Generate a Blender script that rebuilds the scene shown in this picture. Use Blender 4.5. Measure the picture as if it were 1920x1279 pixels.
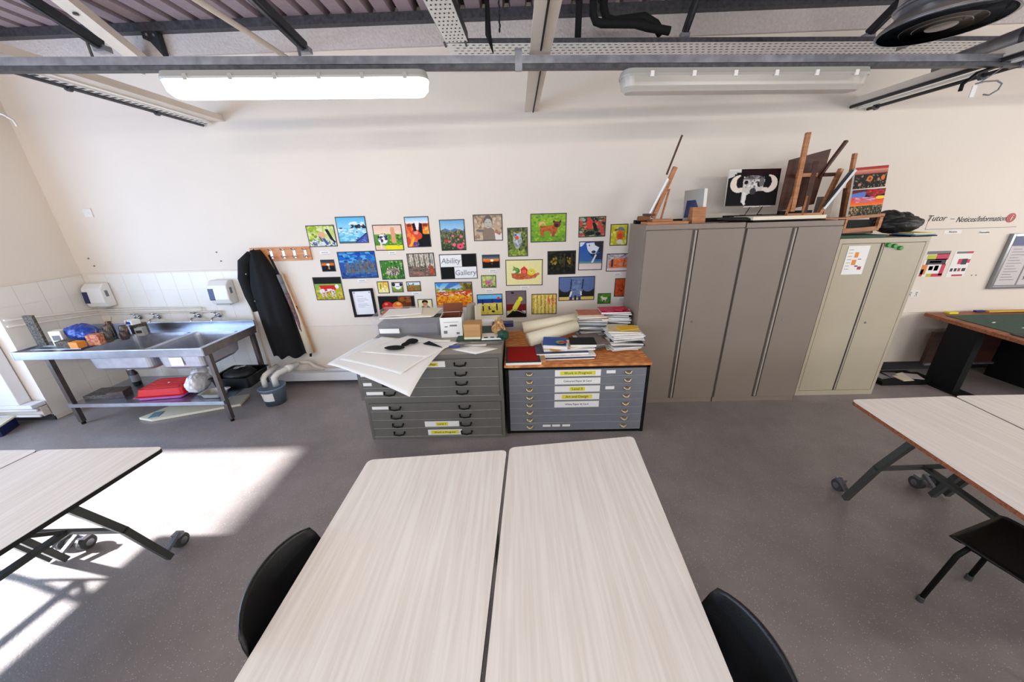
import bpy, bmesh, math, random
import numpy as np
from mathutils import Vector, Matrix, Euler

for o in list(bpy.data.objects):
    bpy.data.objects.remove(o)
scene = bpy.context.scene
COL = scene.collection
PI = math.pi

# ------------------------------------------------------------------ camera
cam_data = bpy.data.cameras.new('camera')
cam_data.sensor_fit = 'HORIZONTAL'
cam_data.sensor_width = 36.0
cam_data.lens = 645.0 / 1920.0 * 36.0
cam_data.clip_start = 0.05
cam = bpy.data.objects.new('camera', cam_data)
COL.objects.link(cam)
_yaw, _pit, _rol = -0.02, -0.36, -0.03
_f = Vector((math.sin(_yaw) * math.cos(_pit), math.cos(_yaw) * math.cos(_pit), math.sin(_pit)))
_r = Vector((math.cos(_yaw), -math.sin(_yaw), 0.0))
_u = _r.cross(_f)
_r2 = _r * math.cos(_rol) + _u * math.sin(_rol)
_u2 = -_r * math.sin(_rol) + _u * math.cos(_rol)
_m = Matrix((_r2, _u2, -_f)).transposed().to_4x4()
_m.translation = Vector((0, 0, 2.0))
cam.matrix_world = _m
scene.camera = cam

# ------------------------------------------------------------------ light
SUN_STRENGTH = 26.0
SUN_ELEV = math.radians(30)
world = bpy.data.worlds.new('sky')
scene.world = world
world.use_nodes = True
world.node_tree.nodes['Background'].inputs[0].default_value = (0.62, 0.78, 1.0, 1)
world.node_tree.nodes['Background'].inputs[1].default_value = 1.5

def add_light(name, kind, loc, direction, energy, color, size=(1, 1)):
    d = bpy.data.lights.new(name, kind)
    d.energy = energy
    d.color = color
    if kind == 'AREA':
        d.shape = 'RECTANGLE'
        d.size, d.size_y = size
    o = bpy.data.objects.new(name, d)
    COL.objects.link(o)
    o.location = loc
    o.rotation_euler = Vector(direction).to_track_quat('-Z', 'Y').to_euler()
    return o

sun = add_light('sun', 'SUN', (-12, 1, 8), (math.cos(SUN_ELEV), 0.0, -math.sin(SUN_ELEV)), SUN_STRENGTH, (0.97, 0.98, 1.0))
sun.data.angle = math.radians(1.8)
# daylight entering by the side windows; the two lamps after it are added fill
add_light('daylight_side', 'AREA', (-5.9, 0.3, 1.45), (1, 0, 0.04), 200, (0.46, 0.66, 1.0), (4.4, 1.7))
add_light('fill_rear', 'AREA', (1.0, -3.9, 1.9), (0, 1, 0.08), 95, (1.0, 0.95, 0.90), (11.0, 1.6))  # unseen lamp added behind the camera to lift the whole room
add_light('fill_right', 'AREA', (7.35, 0.6, 2.0), (-1, 0.25, 0.08), 120, (1.0, 0.95, 0.90), (4.5, 1.5))  # unseen lamp added to brighten the right end of the back wall
# rows of ceiling luminaires farther back in the room
for lx in (-3.6, 0.2, 4.0):
    add_light('ceiling_luminaire', 'AREA', (lx, -1.2, 2.80), (0, 1, -0.55), 36, (1.0, 0.96, 0.91), (1.6, 0.14))
scene.view_settings.view_transform = 'Standard'
scene.view_settings.look = 'None'
scene.view_settings.gamma = 1.0
scene.view_settings.use_curve_mapping = False
scene.view_settings.exposure = 0.0

# ------------------------------------------------------------------ mesh helpers
def lin(c):
    """sRGB 0..255 triple to linear RGBA"""
    r = []
    for v in c[:3]:
        v = v / 255.0
        r.append(v / 12.92 if v <= 0.04045 else ((v + 0.055) / 1.055) ** 2.4)
    return tuple(r) + (1.0,)

class MB:
    def __init__(s):
        s.v = []; s.f = []; s.mi = []
    def add(s, verts, faces, mi=0):
        b = len(s.v)
        s.v += [tuple(p) for p in verts]
        s.f += [tuple(i + b for i in f) for f in faces]
        s.mi += [mi] * len(faces)
        return s
    def box(s, x0, y0, z0, x1, y1, z1, mi=0):
        v = [(x0,y0,z0),(x1,y0,z0),(x1,y1,z0),(x0,y1,z0),(x0,y0,z1),(x1,y0,z1),(x1,y1,z1),(x0,y1,z1)]
        return s.add(v, [(0,3,2,1),(4,5,6,7),(0,1,5,4),(1,2,6,5),(2,3,7,6),(3,0,4,7)], mi)
    def obox(s, c, size, rot=(0,0,0), mi=0):
        R = Euler(rot).to_matrix()
        hx, hy, hz = size[0]/2, size[1]/2, size[2]/2
        v = [Vector(c) + R @ Vector(p) for p in ((-hx,-hy,-hz),(hx,-hy,-hz),(hx,hy,-hz),(-hx,hy,-hz),(-hx,-hy,hz),(hx,-hy,hz),(hx,hy,hz),(-hx,hy,hz))]
        return s.add(v, [(0,3,2,1),(4,5,6,7),(0,1,5,4),(1,2,6,5),(2,3,7,6),(3,0,4,7)], mi)
    def bar(s, a, b, w, h, up=(0,0,1), mi=0):
        """rectangular bar from a to b, w across, h along up"""
        a, b = Vector(a), Vector(b)
        d = (b - a).normalized()
        u = Vector(up)
        sd = d.cross(u)
        if sd.length < 1e-4: sd = d.cross(Vector((0,1,0)))
        sd.normalize(); u = sd.cross(d).normalized()
        v = []
        for p in (a, b):
            for (i, j) in ((-1,-1),(1,-1),(1,1),(-1,1)):
                v.append(p + sd*(i*w/2) + u*(j*h/2))
        return s.add(v, [(3,2,1,0),(4,5,6,7),(0,1,5,4),(1,2,6,5),(2,3,7,6),(3,0,4,7)], mi)
    def tube(s, pts, r, n=10, mi=0, caps=True):
        pts = [Vector(p) for p in pts]
        rs = r if isinstance(r, (list, tuple)) else [r]*len(pts)
        b = len(s.v); ref = None
        for i, p in enumerate(pts):
            if i == 0: d = pts[1]-pts[0]
            elif i == len(pts)-1: d = pts[-1]-pts[-2]
            else: d = (pts[i+1]-p).normalized() + (p-pts[i-1]).normalized()
            d.normalize()
            if ref is None:
                ref = Vector((0,0,1)) if abs(d.z) < .9 else Vector((1,0,0))
            sd = d.cross(ref).normalized(); u = sd.cross(d).normalized(); ref = u
            for k in range(n):
                a = 2*PI*k/n
                s.v.append(tuple(p + (sd*math.cos(a) + u*math.sin(a))*rs[i]))
        for i in range(len(pts)-1):
            for k in range(n):
                k2 = (k+1) % n
                s.f.append((b+i*n+k, b+i*n+k2, b+(i+1)*n+k2, b+(i+1)*n+k)); s.mi.append(mi)
        if caps:
            s.f.append(tuple(b+k for k in reversed(range(n)))); s.mi.append(mi)
            e = b+(len(pts)-1)*n
            s.f.append(tuple(e+k for k in range(n))); s.mi.append(mi)
        return s
    def lathe(s, c, prof, n=24, axis='z', mi=0):
        """prof: list of (radius, height)"""
        b = len(s.v)
        for (r, h) in prof:
            for k in range(n):
                a = 2*PI*k/n
                p = (r*math.cos(a), r*math.sin(a), h)
                if axis == 'y': p = (p[0], p[2], p[1])
                if axis == 'x': p = (p[2], p[0], p[1])
                s.v.append((c[0]+p[0], c[1]+p[1], c[2]+p[2]))
        for i in range(len(prof)-1):
            for k in range(n):
                k2 = (k+1) % n
                s.f.append((b+i*n+k, b+i*n+k2, b+(i+1)*n+k2, b+(i+1)*n+k)); s.mi.append(mi)
        for i, rev in ((0, True), (len(prof)-1, False)):
            if prof[i][0] > 1e-5:
                r_ = range(n)
                s.f.append(tuple(b+i*n+k for k in (reversed(r_) if rev else r_))); s.mi.append(mi)
        return s
    def prism(s, poly, z0, z1, mi=0):
        n = len(poly)
        v = [(p[0], p[1], z0) for p in poly] + [(p[0], p[1], z1) for p in poly]
        f = [tuple(reversed(range(n))), tuple(range(n, 2*n))] + [(i, (i+1)%n, n+(i+1)%n, n+i) for i in range(n)]
        return s.add(v, f, mi)
    def prism_y(s, poly, y0, y1, mi=0):
        """poly in x,z extruded along y"""
        n = len(poly)
        v = [(p[0], y0, p[1]) for p in poly] + [(p[0], y1, p[1]) for p in poly]
        f = [tuple(range(n)), tuple(reversed(range(n, 2*n)))] + [(i, n+i, n+(i+1)%n, (i+1)%n) for i in range(n)]
        return s.add(v, f, mi)
    def prism_x(s, poly, x0, x1, mi=0):
        """poly in y,z extruded along x"""
        n = len(poly)
        v = [(x0, p[0], p[1]) for p in poly] + [(x1, p[0], p[1]) for p in poly]
        f = [tuple(reversed(range(n))), tuple(range(n, 2*n))] + [(i, (i+1)%n, n+(i+1)%n, n+i) for i in range(n)]
        return s.add(v, f, mi)
    def ell(s, c, r, nu=12, nv=8, mi=0, jit=0, seed=0):
        rnd = random.Random(seed); b = len(s.v)
        for j in range(1, nv):
            t = PI*j/nv
            for i in range(nu):
                a = 2*PI*i/nu; k = 1 + rnd.uniform(-jit, jit)
                s.v.append((c[0]+r[0]*k*math.sin(t)*math.cos(a), c[1]+r[1]*k*math.sin(t)*math.sin(a), c[2]+r[2]*k*math.cos(t)))
        top = len(s.v); s.v.append((c[0], c[1], c[2]+r[2])); s.v.append((c[0], c[1], c[2]-r[2]))
        for j in range(nv-2):
            for i in range(nu):
                i2 = (i+1) % nu
                s.f.append((b+j*nu+i, b+(j+1)*nu+i, b+(j+1)*nu+i2, b+j*nu+i2)); s.mi.append(mi)
        for i in range(nu):
            i2 = (i+1) % nu
            s.f.append((top, b+i, b+i2)); s.mi.append(mi)
            s.f.append((top+1, b+(nv-2)*nu+i2, b+(nv-2)*nu+i)); s.mi.append(mi)
        return s
    def grid(s, fn, nu, nv, mi=0):
        """fn(u,v)->point, u,v in 0..1"""
        b = len(s.v)
        for j in range(nv+1):
            for i in range(nu+1):
                s.v.append(tuple(fn(i/nu, j/nv)))
        for j in range(nv):
            for i in range(nu):
                a = b + j*(nu+1)+i
                s.f.append((a, a+1, a+nu+2, a+nu+1)); s.mi.append(mi)
        return s
    def mesh(s, name, mats, smooth=False):
        me = bpy.data.meshes.new(name)
        me.from_pydata(s.v, [], s.f)
        for m in (mats if isinstance(mats, (list, tuple)) else [mats]):
            me.materials.append(m)
        me.polygons.foreach_set('material_index', s.mi)
        if smooth: me.polygons.foreach_set('use_smooth', [True]*len(s.f))
        me.update()
        return me
    def build(s, name, mats, parent=None, smooth=False, bevel=0, solid=0, loc=None, rot=None, subsurf=0, label=None):
        o = bpy.data.objects.new(name, s.mesh(name, mats, smooth))
        COL.objects.link(o)
        if parent is not None: o.parent = parent
        if loc is not None: o.location = loc
        if rot is not None: o.rotation_euler = rot
        if solid:
            md = o.modifiers.new('solid', 'SOLIDIFY'); md.thickness = solid; md.offset = 0
        if bevel:
            md = o.modifiers.new('bevel', 'BEVEL'); md.width = bevel; md.segments = 2; md.limit_method = 'ANGLE'; md.angle_limit = math.radians(40)
        if subsurf:
            md = o.modifiers.new('sub', 'SUBSURF'); md.levels = subsurf; md.render_levels = subsurf
        if label: o['label'] = label
        return o

def link(name, me, parent=None, loc=None, rot=None, scale=None):
    o = bpy.data.objects.new(name, me); COL.objects.link(o)
    if parent is not None: o.parent = parent
    if loc is not None: o.location = loc
    if rot is not None: o.rotation_euler = rot
    if scale is not None: o.scale = scale
    return o

def tag(o, label, cat, group=None):
    o['label'] = label; o['category'] = cat
    if group: o['group'] = group
    return o
def thing(name, label, cat, loc=(0,0,0), rotz=0, group=None, rot=None):
    o = bpy.data.objects.new(name, None)
    o.empty_display_size = 0.05
    COL.objects.link(o)
    o.location = loc
    o.rotation_euler = rot if rot else (0, 0, rotz)
    return tag(o, label, cat, group)
def struct(o):
    o['kind'] = 'structure'; return o
def dup(root, loc=None, rotz=None, label=None, group=None):
    r = root.copy(); COL.objects.link(r)
    if loc is not None: r.location = loc
    if rotz is not None: r.rotation_euler = (0, 0, rotz)
    if label: r['label'] = label
    if group: r['group'] = group
    for ch in list(root.children):
        c = ch.copy(); COL.objects.link(c); c.parent = r
        for g in list(ch.children):
            d = g.copy(); COL.objects.link(d); d.parent = c
    return r

def text_obj(name, s, size, parent, mat, loc, rot=(PI/2,0,0), align='CENTER', shear=0.0, sx=1.0, spacing=1.0, ext=0.0004):
    cu = bpy.data.curves.new(name, 'FONT')
    cu.body = s; cu.size = size; cu.align_x = align; cu.align_y = 'CENTER'; cu.shear = shear
    cu.space_character = spacing; cu.extrude = ext; cu.resolution_u = 2
    t = bpy.data.objects.new(name, cu)
    me = bpy.data.meshes.new_from_object(t)
    bpy.data.objects.remove(t); bpy.data.curves.remove(cu)
    me.materials.clear(); me.materials.append(mat)
    o = link(name, me, parent, loc, rot)
    o.scale = (sx, 1, 1)
    return o

# ------------------------------------------------------------------ materials
def mat(name, col, rough=0.6, metal=0.0, spec=0.5, noise=None, bump=None, coat=0.0, alpha=1.0, trans=0.0, emit=None):
    """noise=(scale, amount) mottles colour; bump=(scale, strength)"""
    m = bpy.data.materials.new(name); m.use_nodes = True
    nt = m.node_tree; N = nt.nodes; L = nt.links
    p = N['Principled BSDF']
    c = lin(col)
    p.inputs['Base Color'].default_value = c
    p.inputs['Roughness'].default_value = rough
    p.inputs['Metallic'].default_value = metal
    p.inputs['Specular IOR Level'].default_value = spec
    p.inputs['Coat Weight'].default_value = coat
    p.inputs['Alpha'].default_value = alpha
    p.inputs['Transmission Weight'].default_value = trans
    if emit:
        p.inputs['Emission Color'].default_value = lin(emit[0]); p.inputs['Emission Strength'].default_value = emit[1]
    if noise or bump:
        tc = N.new('ShaderNodeTexCoord')
    if noise:
        n = N.new('ShaderNodeTexNoise'); n.inputs['Scale'].default_value = noise[0]; n.inputs['Detail'].default_value = 4
        L.new(tc.outputs['Object'], n.inputs['Vector'])
        r = N.new('ShaderNodeValToRGB')
        a = noise[1]
        r.color_ramp.elements[0].position = 0.3; r.color_ramp.elements[1].position = 0.7
        r.color_ramp.elements[0].color = tuple(v*(1-a) for v in c[:3]) + (1,)
        r.color_ramp.elements[1].color = tuple(min(1, v*(1+a)) for v in c[:3]) + (1,)
        L.new(n.outputs['Fac'], r.inputs['Fac']); L.new(r.outputs['Color'], p.inputs['Base Color'])
    if bump:
        n = N.new('ShaderNodeTexNoise'); n.inputs['Scale'].default_value = bump[0]; n.inputs['Detail'].default_value = 3
        L.new(tc.outputs['Object'], n.inputs['Vector'])
        b = N.new('ShaderNodeBump'); b.inputs['Strength'].default_value = bump[1]; b.inputs['Distance'].default_value = 0.01
        L.new(n.outputs['Fac'], b.inputs['Height']); L.new(b.outputs['Normal'], p.inputs['Normal'])
    return m

def mat_grain(name, c1, c2, scale=(1,1,1), rough=0.5, nscale=3.0, detail=6, c3=None, spec=0.5):
    m = bpy.data.materials.new(name); m.use_nodes = True
    N = m.node_tree.nodes; L = m.node_tree.links; p = N['Principled BSDF']
    tc = N.new('ShaderNodeTexCoord'); mp = N.new('ShaderNodeMapping'); mp.inputs['Scale'].default_value = scale
    n = N.new('ShaderNodeTexNoise'); n.inputs['Scale'].default_value = nscale; n.inputs['Detail'].default_value = detail
    r = N.new('ShaderNodeValToRGB')
    r.color_ramp.elements[0].position = .33; r.color_ramp.elements[1].position = .67
    r.color_ramp.elements[0].color = lin(c1); r.color_ramp.elements[1].color = lin(c2)
    if c3:
        e = r.color_ramp.elements.new(.5); e.color = lin(c3)
    L.new(tc.outputs['Object'], mp.inputs['Vector']); L.new(mp.outputs['Vector'], n.inputs['Vector'])
    L.new(n.outputs['Fac'], r.inputs['Fac']); L.new(r.outputs['Color'], p.inputs['Base Color'])
    p.inputs['Roughness'].default_value = rough
    p.inputs['Specular IOR Level'].default_value = spec
    return m

def mat_floor():
    m = bpy.data.materials.new('speckled_vinyl'); m.use_nodes = True
    N = m.node_tree.nodes; L = m.node_tree.links; p = N['Principled BSDF']
    tc = N.new('ShaderNodeTexCoord')
    n = N.new('ShaderNodeTexNoise'); n.inputs['Scale'].default_value = 3.0; n.inputs['Detail'].default_value = 8; n.inputs['Roughness'].default_value = .7
    L.new(tc.outputs['Object'], n.inputs['Vector'])
    r = N.new('ShaderNodeValToRGB'); r.color_ramp.elements[0].position = .3; r.color_ramp.elements[1].position = .75
    r.color_ramp.elements[0].color = lin((128,120,117)); r.color_ramp.elements[1].color = lin((150,140,137))
    L.new(n.outputs['Fac'], r.inputs['Fac'])
    v = N.new('ShaderNodeTexVoronoi'); v.inputs['Scale'].default_value = 100.0
    L.new(tc.outputs['Object'], v.inputs['Vector'])
    lt = N.new('ShaderNodeMath'); lt.operation = 'LESS_THAN'; lt.inputs[1].default_value = 0.17
    L.new(v.outputs['Distance'], lt.inputs[0])
    sep = N.new('ShaderNodeSeparateColor'); L.new(v.outputs['Color'], sep.inputs[0])
    gt = N.new('ShaderNodeMath'); gt.operation = 'GREATER_THAN'; gt.inputs[1].default_value = 0.55
    L.new(sep.outputs[0], gt.inputs[0])
    mu = N.new('ShaderNodeMath'); mu.operation = 'MULTIPLY'; L.new(lt.outputs[0], mu.inputs[0]); L.new(gt.outputs[0], mu.inputs[1])
    mx = N.new('ShaderNodeMix'); mx.data_type = 'RGBA'
    L.new(mu.outputs[0], mx.inputs['Factor']); L.new(r.outputs['Color'], mx.inputs['A']); mx.inputs['B'].default_value = lin((214,208,200))
    L.new(mx.outputs['Result'], p.inputs['Base Color'])
    p.inputs['Roughness'].default_value = .36
    b = N.new('ShaderNodeBump'); b.inputs['Strength'].default_value = .25; b.inputs['Distance'].default_value = .004
    n2 = N.new('ShaderNodeTexNoise'); n2.inputs['Scale'].default_value = 90
    L.new(tc.outputs['Object'], n2.inputs['Vector']); L.new(n2.outputs['Fac'], b.inputs['Height']); L.new(b.outputs['Normal'], p.inputs['Normal'])
    return m

def mat_vcol(name, rough=.6):
    m = bpy.data.materials.new(name); m.use_nodes = True
    N = m.node_tree.nodes; L = m.node_tree.links; p = N['Principled BSDF']
    a = N.new('ShaderNodeAttribute'); a.attribute_name = 'paint'
    L.new(a.outputs['Color'], p.inputs['Base Color']); p.inputs['Roughness'].default_value = rough; p.inputs['Specular IOR Level'].default_value = .15
    return m

M = {}
M['floor'] = mat_floor()
M['wall'] = mat('wall_paint', (229,218,204), .75, bump=(60,.12), noise=(1.2,.02))
M['wall_tile'] = mat('painted_tile', (233,227,217), .35, noise=(5,.02))
M['block'] = mat('rough_blockwork', (206,196,190), .9, noise=(40,.07), bump=(50,.9))
M['trimgrey'] = mat('dark_skirting', (52,50,54), .5)
M['pipe_paint'] = mat('painted_pipe', (222,214,202), .45, noise=(9,.08))
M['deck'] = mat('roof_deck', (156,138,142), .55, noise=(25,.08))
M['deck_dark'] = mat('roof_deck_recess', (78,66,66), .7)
M['steel_dark'] = mat('dark_galvanised', (84,84,88), .45, metal=.7, noise=(30,.3))
M['steel_strut'] = mat('strut_channel', (46,48,52), .5, metal=.4, noise=(20,.2))
M['galv'] = mat('galvanised', (150,152,158), .35, metal=.85, noise=(14,.25))
M['perf'] = mat('perforated_steel', (236,234,228), .5, metal=.0, noise=(30,.08))
M['hole'] = mat('slot_shadow', (58,56,56), .8)
M['beam'] = mat('beam_paint', (222,210,194), .6, noise=(6,.05))
M['black'] = mat('black_matt', (9,9,10), .65, spec=.25)
M['black_pl'] = mat('black_polypropylene', (9,9,10), .38, bump=(220,.15))
M['lag'] = mat('black_lagging', (12,12,13), .85, bump=(50,.4))
M['white_pl'] = mat('white_plastic', (232,230,225), .35)
M['grey_pl'] = mat('grey_plastic', (165,163,155), .5)
M['lit'] = mat('lit_diffuser', (255,250,240), .4, emit=((255,247,236), 9.0))
M['clear_pl'] = mat('unlit_diffuser', (205,198,186), .25, trans=.0, alpha=.62)
M['tube'] = mat('fluorescent_tube', (240,238,232), .3)
M['chrome'] = mat('chrome', (200,202,206), .15, metal=1.0)
M['stain'] = mat('stainless_steel', (172,176,186), .28, metal=.95, noise=(10,.12))
M['stain_d'] = mat('stainless_dull', (128,124,122), .42, metal=.85, noise=(14,.18))
M['stain_b'] = mat('stainless_bowl', (176,178,188), .4, metal=.7, noise=(12,.12))
M['stain_leg'] = mat('steel_leg', (104,96,92), .45, metal=.8, noise=(16,.15))
M['table'] = mat_grain('whitewashed_laminate', (230,222,211), (243,237,229), (14,.5,14), .33, 5.0, 8, spec=.5)
M['tedge'] = mat('black_edge', (20,20,20), .5)
M['wedge'] = mat_grain('wooden_edge', (120,66,38), (168,100,62), (1,20,20), .6)
M['gedge'] = mat('grey_edge', (120,114,108), .5)
M['leg_grey'] = mat('grey_green_frame', (78,80,76), .45, metal=.3)
M['rubber'] = mat('rubber', (62,62,60), .6)
M['edge_worn'] = mat('worn_drawer_edge', (168,165,156), .5, noise=(30,.15))
M['cab'] = mat('taupe_cabinet', (136,123,111), .45, noise=(3,.03), spec=.4)
M['cab_d'] = mat('cabinet_recess', (92,84,78), .5)
M['cab_in'] = mat('dark_gap', (38,34,32), .6)
M['lcab'] = mat('cream_cabinet', (182,171,148), .45, noise=(3,.03), spec=.4)
M['chest'] = mat('grey_chest', (102,99,93), .5, noise=(8,.06))
M['chest_top'] = mat('grey_chest_top', (148,142,130), .5, noise=(8,.06))
M['chest2'] = mat('blue_grey_drawer', (118,119,126), .5, noise=(8,.05))
M['brass'] = mat('dull_brass', (176,160,130), .35, metal=.8)
M['osb'] = mat_grain('chipboard', (176,98,46), (226,156,90), (1,3,1), .65, 14, 6, (204,124,62))
M['paper'] = mat('white_paper', (238,236,230), .7)
M['paper_c'] = mat('cream_paper', (232,222,196), .7)
M['yellow'] = mat('yellow_highlight', (226,214,60), .7)
M['ink'] = mat('ink', (40,40,42), .7)
M['inkg'] = mat('grey_ink', (120,120,122), .7)
M['red'] = mat('red_cover', (150,8,12), .7, spec=.15)
M['redpl'] = mat('red_plastic', (205,12,18), .25)
M['pink'] = mat('pink_plastic', (216,120,190), .35)
M['blue'] = mat('blue_plastic', (34,66,150), .3, noise=(30,.35), bump=(26,.9))
M['navy'] = mat('navy', (24,34,84), .4)
M['cardboard'] = mat_grain('cardboard', (180,136,86), (196,152,100), (1,1,6), .8)
M['card_d'] = mat('box_inside', (124,66,34), .8)
M['green'] = mat('green_cutting_mat', (20,66,48), .6, noise=(30,.3))
M['green_m'] = mat('green_magnet', (24,140,44), .35)
M['wood'] = mat_grain('easel_wood', (156,98,56), (192,130,82), (1,1,8), .55, 6)
M['wood_d'] = mat_grain('brown_board', (66,34,20), (86,48,30), (1,1,6), .6, 5)
M['hookwood'] = mat_grain('hook_rail_wood', (190,120,62), (214,146,84), (1,1,12), .45, 6)
M['coat'] = mat('black_fabric', (6,6,10), .9, bump=(18,.6))
M['fabric'] = mat('black_crumpled_fabric', (14,14,15), .55, bump=(24,.9))
M['brown_dark'] = mat_grain('dark_brown_wood', (44,22,13), (68,34,20), (1,1,6), .5, 4)
M['bucket'] = mat('grey_blue_bucket', (132,150,170), .35, alpha=.88)
M['clear'] = mat('clear_tub', (226,222,224), .3, alpha=.16, spec=.2)
M['white_bag'] = mat('white_carrier_bag', (226,226,228), .45, bump=(26,1.0))
M['purple_d'] = mat('dark_folder', (52,48,54), .6, noise=(12,.15))
M['grime'] = mat('grimy_board', (88,80,70), .8, noise=(60,.75))
M['plaster'] = mat('white_boxing', (232,232,234), .5, noise=(5,.03))
M['tile_grey'] = mat('grey_wall_tile', (170,162,156), .4, noise=(6,.04))
M['paint'] = mat_vcol('painted_art')
M['vinyl_clear'] = mat('notice_glass', (225,225,225), .2, alpha=.05, spec=.2)
M['alu'] = mat('aluminium_frame', (150,152,154), .3, metal=.8)
M['notice'] = mat('notice_sheet', (206,198,196), .6)
M['red_i'] = mat('red_disc', (168,50,40), .5)
M['orange'] = mat('orange_print', (226,140,50), .6)
M['silver_d'] = mat('dark_diffuser_metal', (128,120,112), .35, metal=.35)
M['cab_pull'] = mat('pull_strip', (168,156,145), .4)
M['brown'] = mat('brown_print', (120,74,42), .7)
# ------------------------------------------------------------------ room shell
XL, XA, XR, YB, YR, ZC = -6.0, -5.1, 7.5, 4.0, -4.0, 3.70
struct(MB().box(XL-.15, YR-.15, -.1, XR+.15, YB+.15, 0).build('floor', M['floor']))
wall_back = struct(MB().box(XL-.15, YB, 0, XR+.15, YB+.15, ZC+.1).build('wall_back', M['wall']))
wall_alcove = struct(MB().box(XA-.15, 3.2, 0, XA, YB, ZC+.1).build('wall_alcove', M['wall']))
struct(MB().box(XL, 3.2, 0, XA-.15, 3.35, ZC+.1).build('wall_return', M['wall']))
WH = 2.35
struct(MB().box(XL-.15, 2.64, 0, XL, 3.35, ZC+.1).box(XL-.15, YR, 0, XL, -2.0, ZC+.1)
       .box(XL-.15, -2.0, WH, XL, 2.64, ZC+.1).box(XL-.15, -2.0, 0, XL, 2.64, .35).build('wall_left', M['wall']))
struct(MB().box(XR, YR, 0, XR+.15, -1.7, ZC+.1).box(XR, 2.9, 0, XR+.15, YB, ZC+.1).box(XR, -1.7, 0, XR+.15, 2.9, 1.2).box(XR, -1.7, 2.8, XR+.15, 2.9, ZC+.1).build('wall_right', M['wall']))
struct(MB().box(XR+.05, -1.7, 1.2, XR+.1, 2.9, 1.25).box(XR+.05, -1.7, 2.75, XR+.1, 2.9, 2.8).box(XR+.05, -1.7, 1.25, XR+.1, -1.65, 2.75).box(XR+.05, 2.85, 1.25, XR+.1, 2.9, 2.75).build('window_3', M['white_pl']))
struct(MB().box(XL, YR-.15, 0, -4.9, YR, ZC+.1).box(6.7, YR-.15, 0, XR, YR, ZC+.1)
       .box(-4.9, YR-.15, 0, 6.7, YR, 1.05).box(-4.9, YR-.15, 2.75, 6.7, YR, ZC+.1).build('wall_front', M['wall']))
w = struct(MB().box(XL-.12, 2.60, .35, XL-.06, 2.64, WH).box(XL-.12, -2, .35, XL-.06, -1.96, WH).box(XL-.12, -1.96, .35, XL-.06, 2.6, .39).build('window_1', M['white_pl']))
w = struct(MB().box(-4.9, YR-.1, 1.05, 6.7, YR-.05, 1.1).box(-4.9, YR-.1, 2.7, 6.7, YR-.05, 2.75).box(-4.9, YR-.1, 1.1, -4.85, YR-.05, 2.7)
           .box(6.65, YR-.1, 1.1, 6.7, YR-.05, 2.7).build('window_2', M['white_pl']))
# corrugated roof deck
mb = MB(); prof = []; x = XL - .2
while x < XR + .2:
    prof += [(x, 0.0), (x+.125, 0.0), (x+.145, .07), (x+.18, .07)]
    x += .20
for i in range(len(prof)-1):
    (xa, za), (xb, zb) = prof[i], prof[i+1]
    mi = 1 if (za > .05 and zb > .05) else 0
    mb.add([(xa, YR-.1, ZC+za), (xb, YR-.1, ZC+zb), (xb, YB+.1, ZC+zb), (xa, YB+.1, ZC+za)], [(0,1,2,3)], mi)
mb.box(XL-.3, YR-.3, ZC+.09, XR+.3, YB+.3, ZC+.14)
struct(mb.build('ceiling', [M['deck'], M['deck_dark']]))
struct(MB().box(XA-.1, 3.90, 3.632, XR, 3.999, 3.699).build('trim_1', M['steel_dark']))
struct(MB().box(XA, 3.97, 3.47, XR, 3.999, 3.632).build('trim_2', M['block']))
struct(MB().box(-3.17, 3.992, .742, XR, 3.999, .750).build('trim_3', M['pipe_paint']))
struct(MB().box(-3.225, 3.975, .0, -3.205, 3.999, 1.45).build('trim_4', M['wall']))
struct(MB().box(4.0, 3.98, 0, XR, 3.999, .10).build('baseboard_back', M['trimgrey']))
struct(MB().box(-3.19, 3.975, 0, 1.0, 3.999, .05).build('baseboard_corner', M['trimgrey']))
struct(MB().box(XL, 3.185, 0, XA, 3.199, .06).build('baseboard_return', M['trimgrey']))
# wall tiles round the sink, one object each
tile_me = MB().box(-.0988, 0, -.0988, .0988, .003, .0988).mesh('tile', M['wall_tile'])
tz = 1.445 - .1
while tz > .05:
    tx = -3.33
    while tx > -5.1:
        link('tile', tile_me, wall_back, (tx, 3.997, tz)); tx -= .2
    for ty in (3.89, 3.69, 3.49, 3.29):
        link('tile', tile_me, wall_alcove, (-5.097, ty, tz), (0, 0, PI/2))
    tz -= .2
M_tp = M['wall']
struct(MB().box(-5.09, 3.99, 1.448, -3.2, 3.999, 1.462).box(-5.099, 3.2, 1.448, -5.088, 3.999, 1.462).build('trim_5', M['wall']))

# ------------------------------------------------------------------ ceiling steel, trays and lights
def T(y0_, y1_, x0_, x1_):  # helper: straight line in plan
    return lambda x: y0_ + (y1_ - y0_)*(x - x0_)/(x1_ - x0_)
# painted beams running from the wall toward the camera
def beam(x, z, label, w=.13):
    t = thing('steel_beam', label, 'beam', (x, 4.0, z))
    MB().box(-w/2, -7.9, 0, w/2, -.001, .012).build('bottom_flange', M['beam'], t)
    MB().box(-w/2+.012, -7.9, .012, w/2-.012, -.001, .055).build('web', M['beam'], t)
    return t
b = beam(.177, 2.92, 'painted cream steel beam crossing the ceiling between the two strip lights')
MB().tube([(.0, -7.8, -.008), (.0, -1.42, -.008)], .006, 6).tube([(.02, -1.30, -.008), (.02, -.02, -.008)], .006, 6).build('cable', M['black'], b)
b = beam(-2.97, 2.93, 'painted cream steel beam meeting the wall above the sink')
b = beam(3.36, 2.88, 'painted cream steel beam meeting the wall above the cream cupboard')

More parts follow.
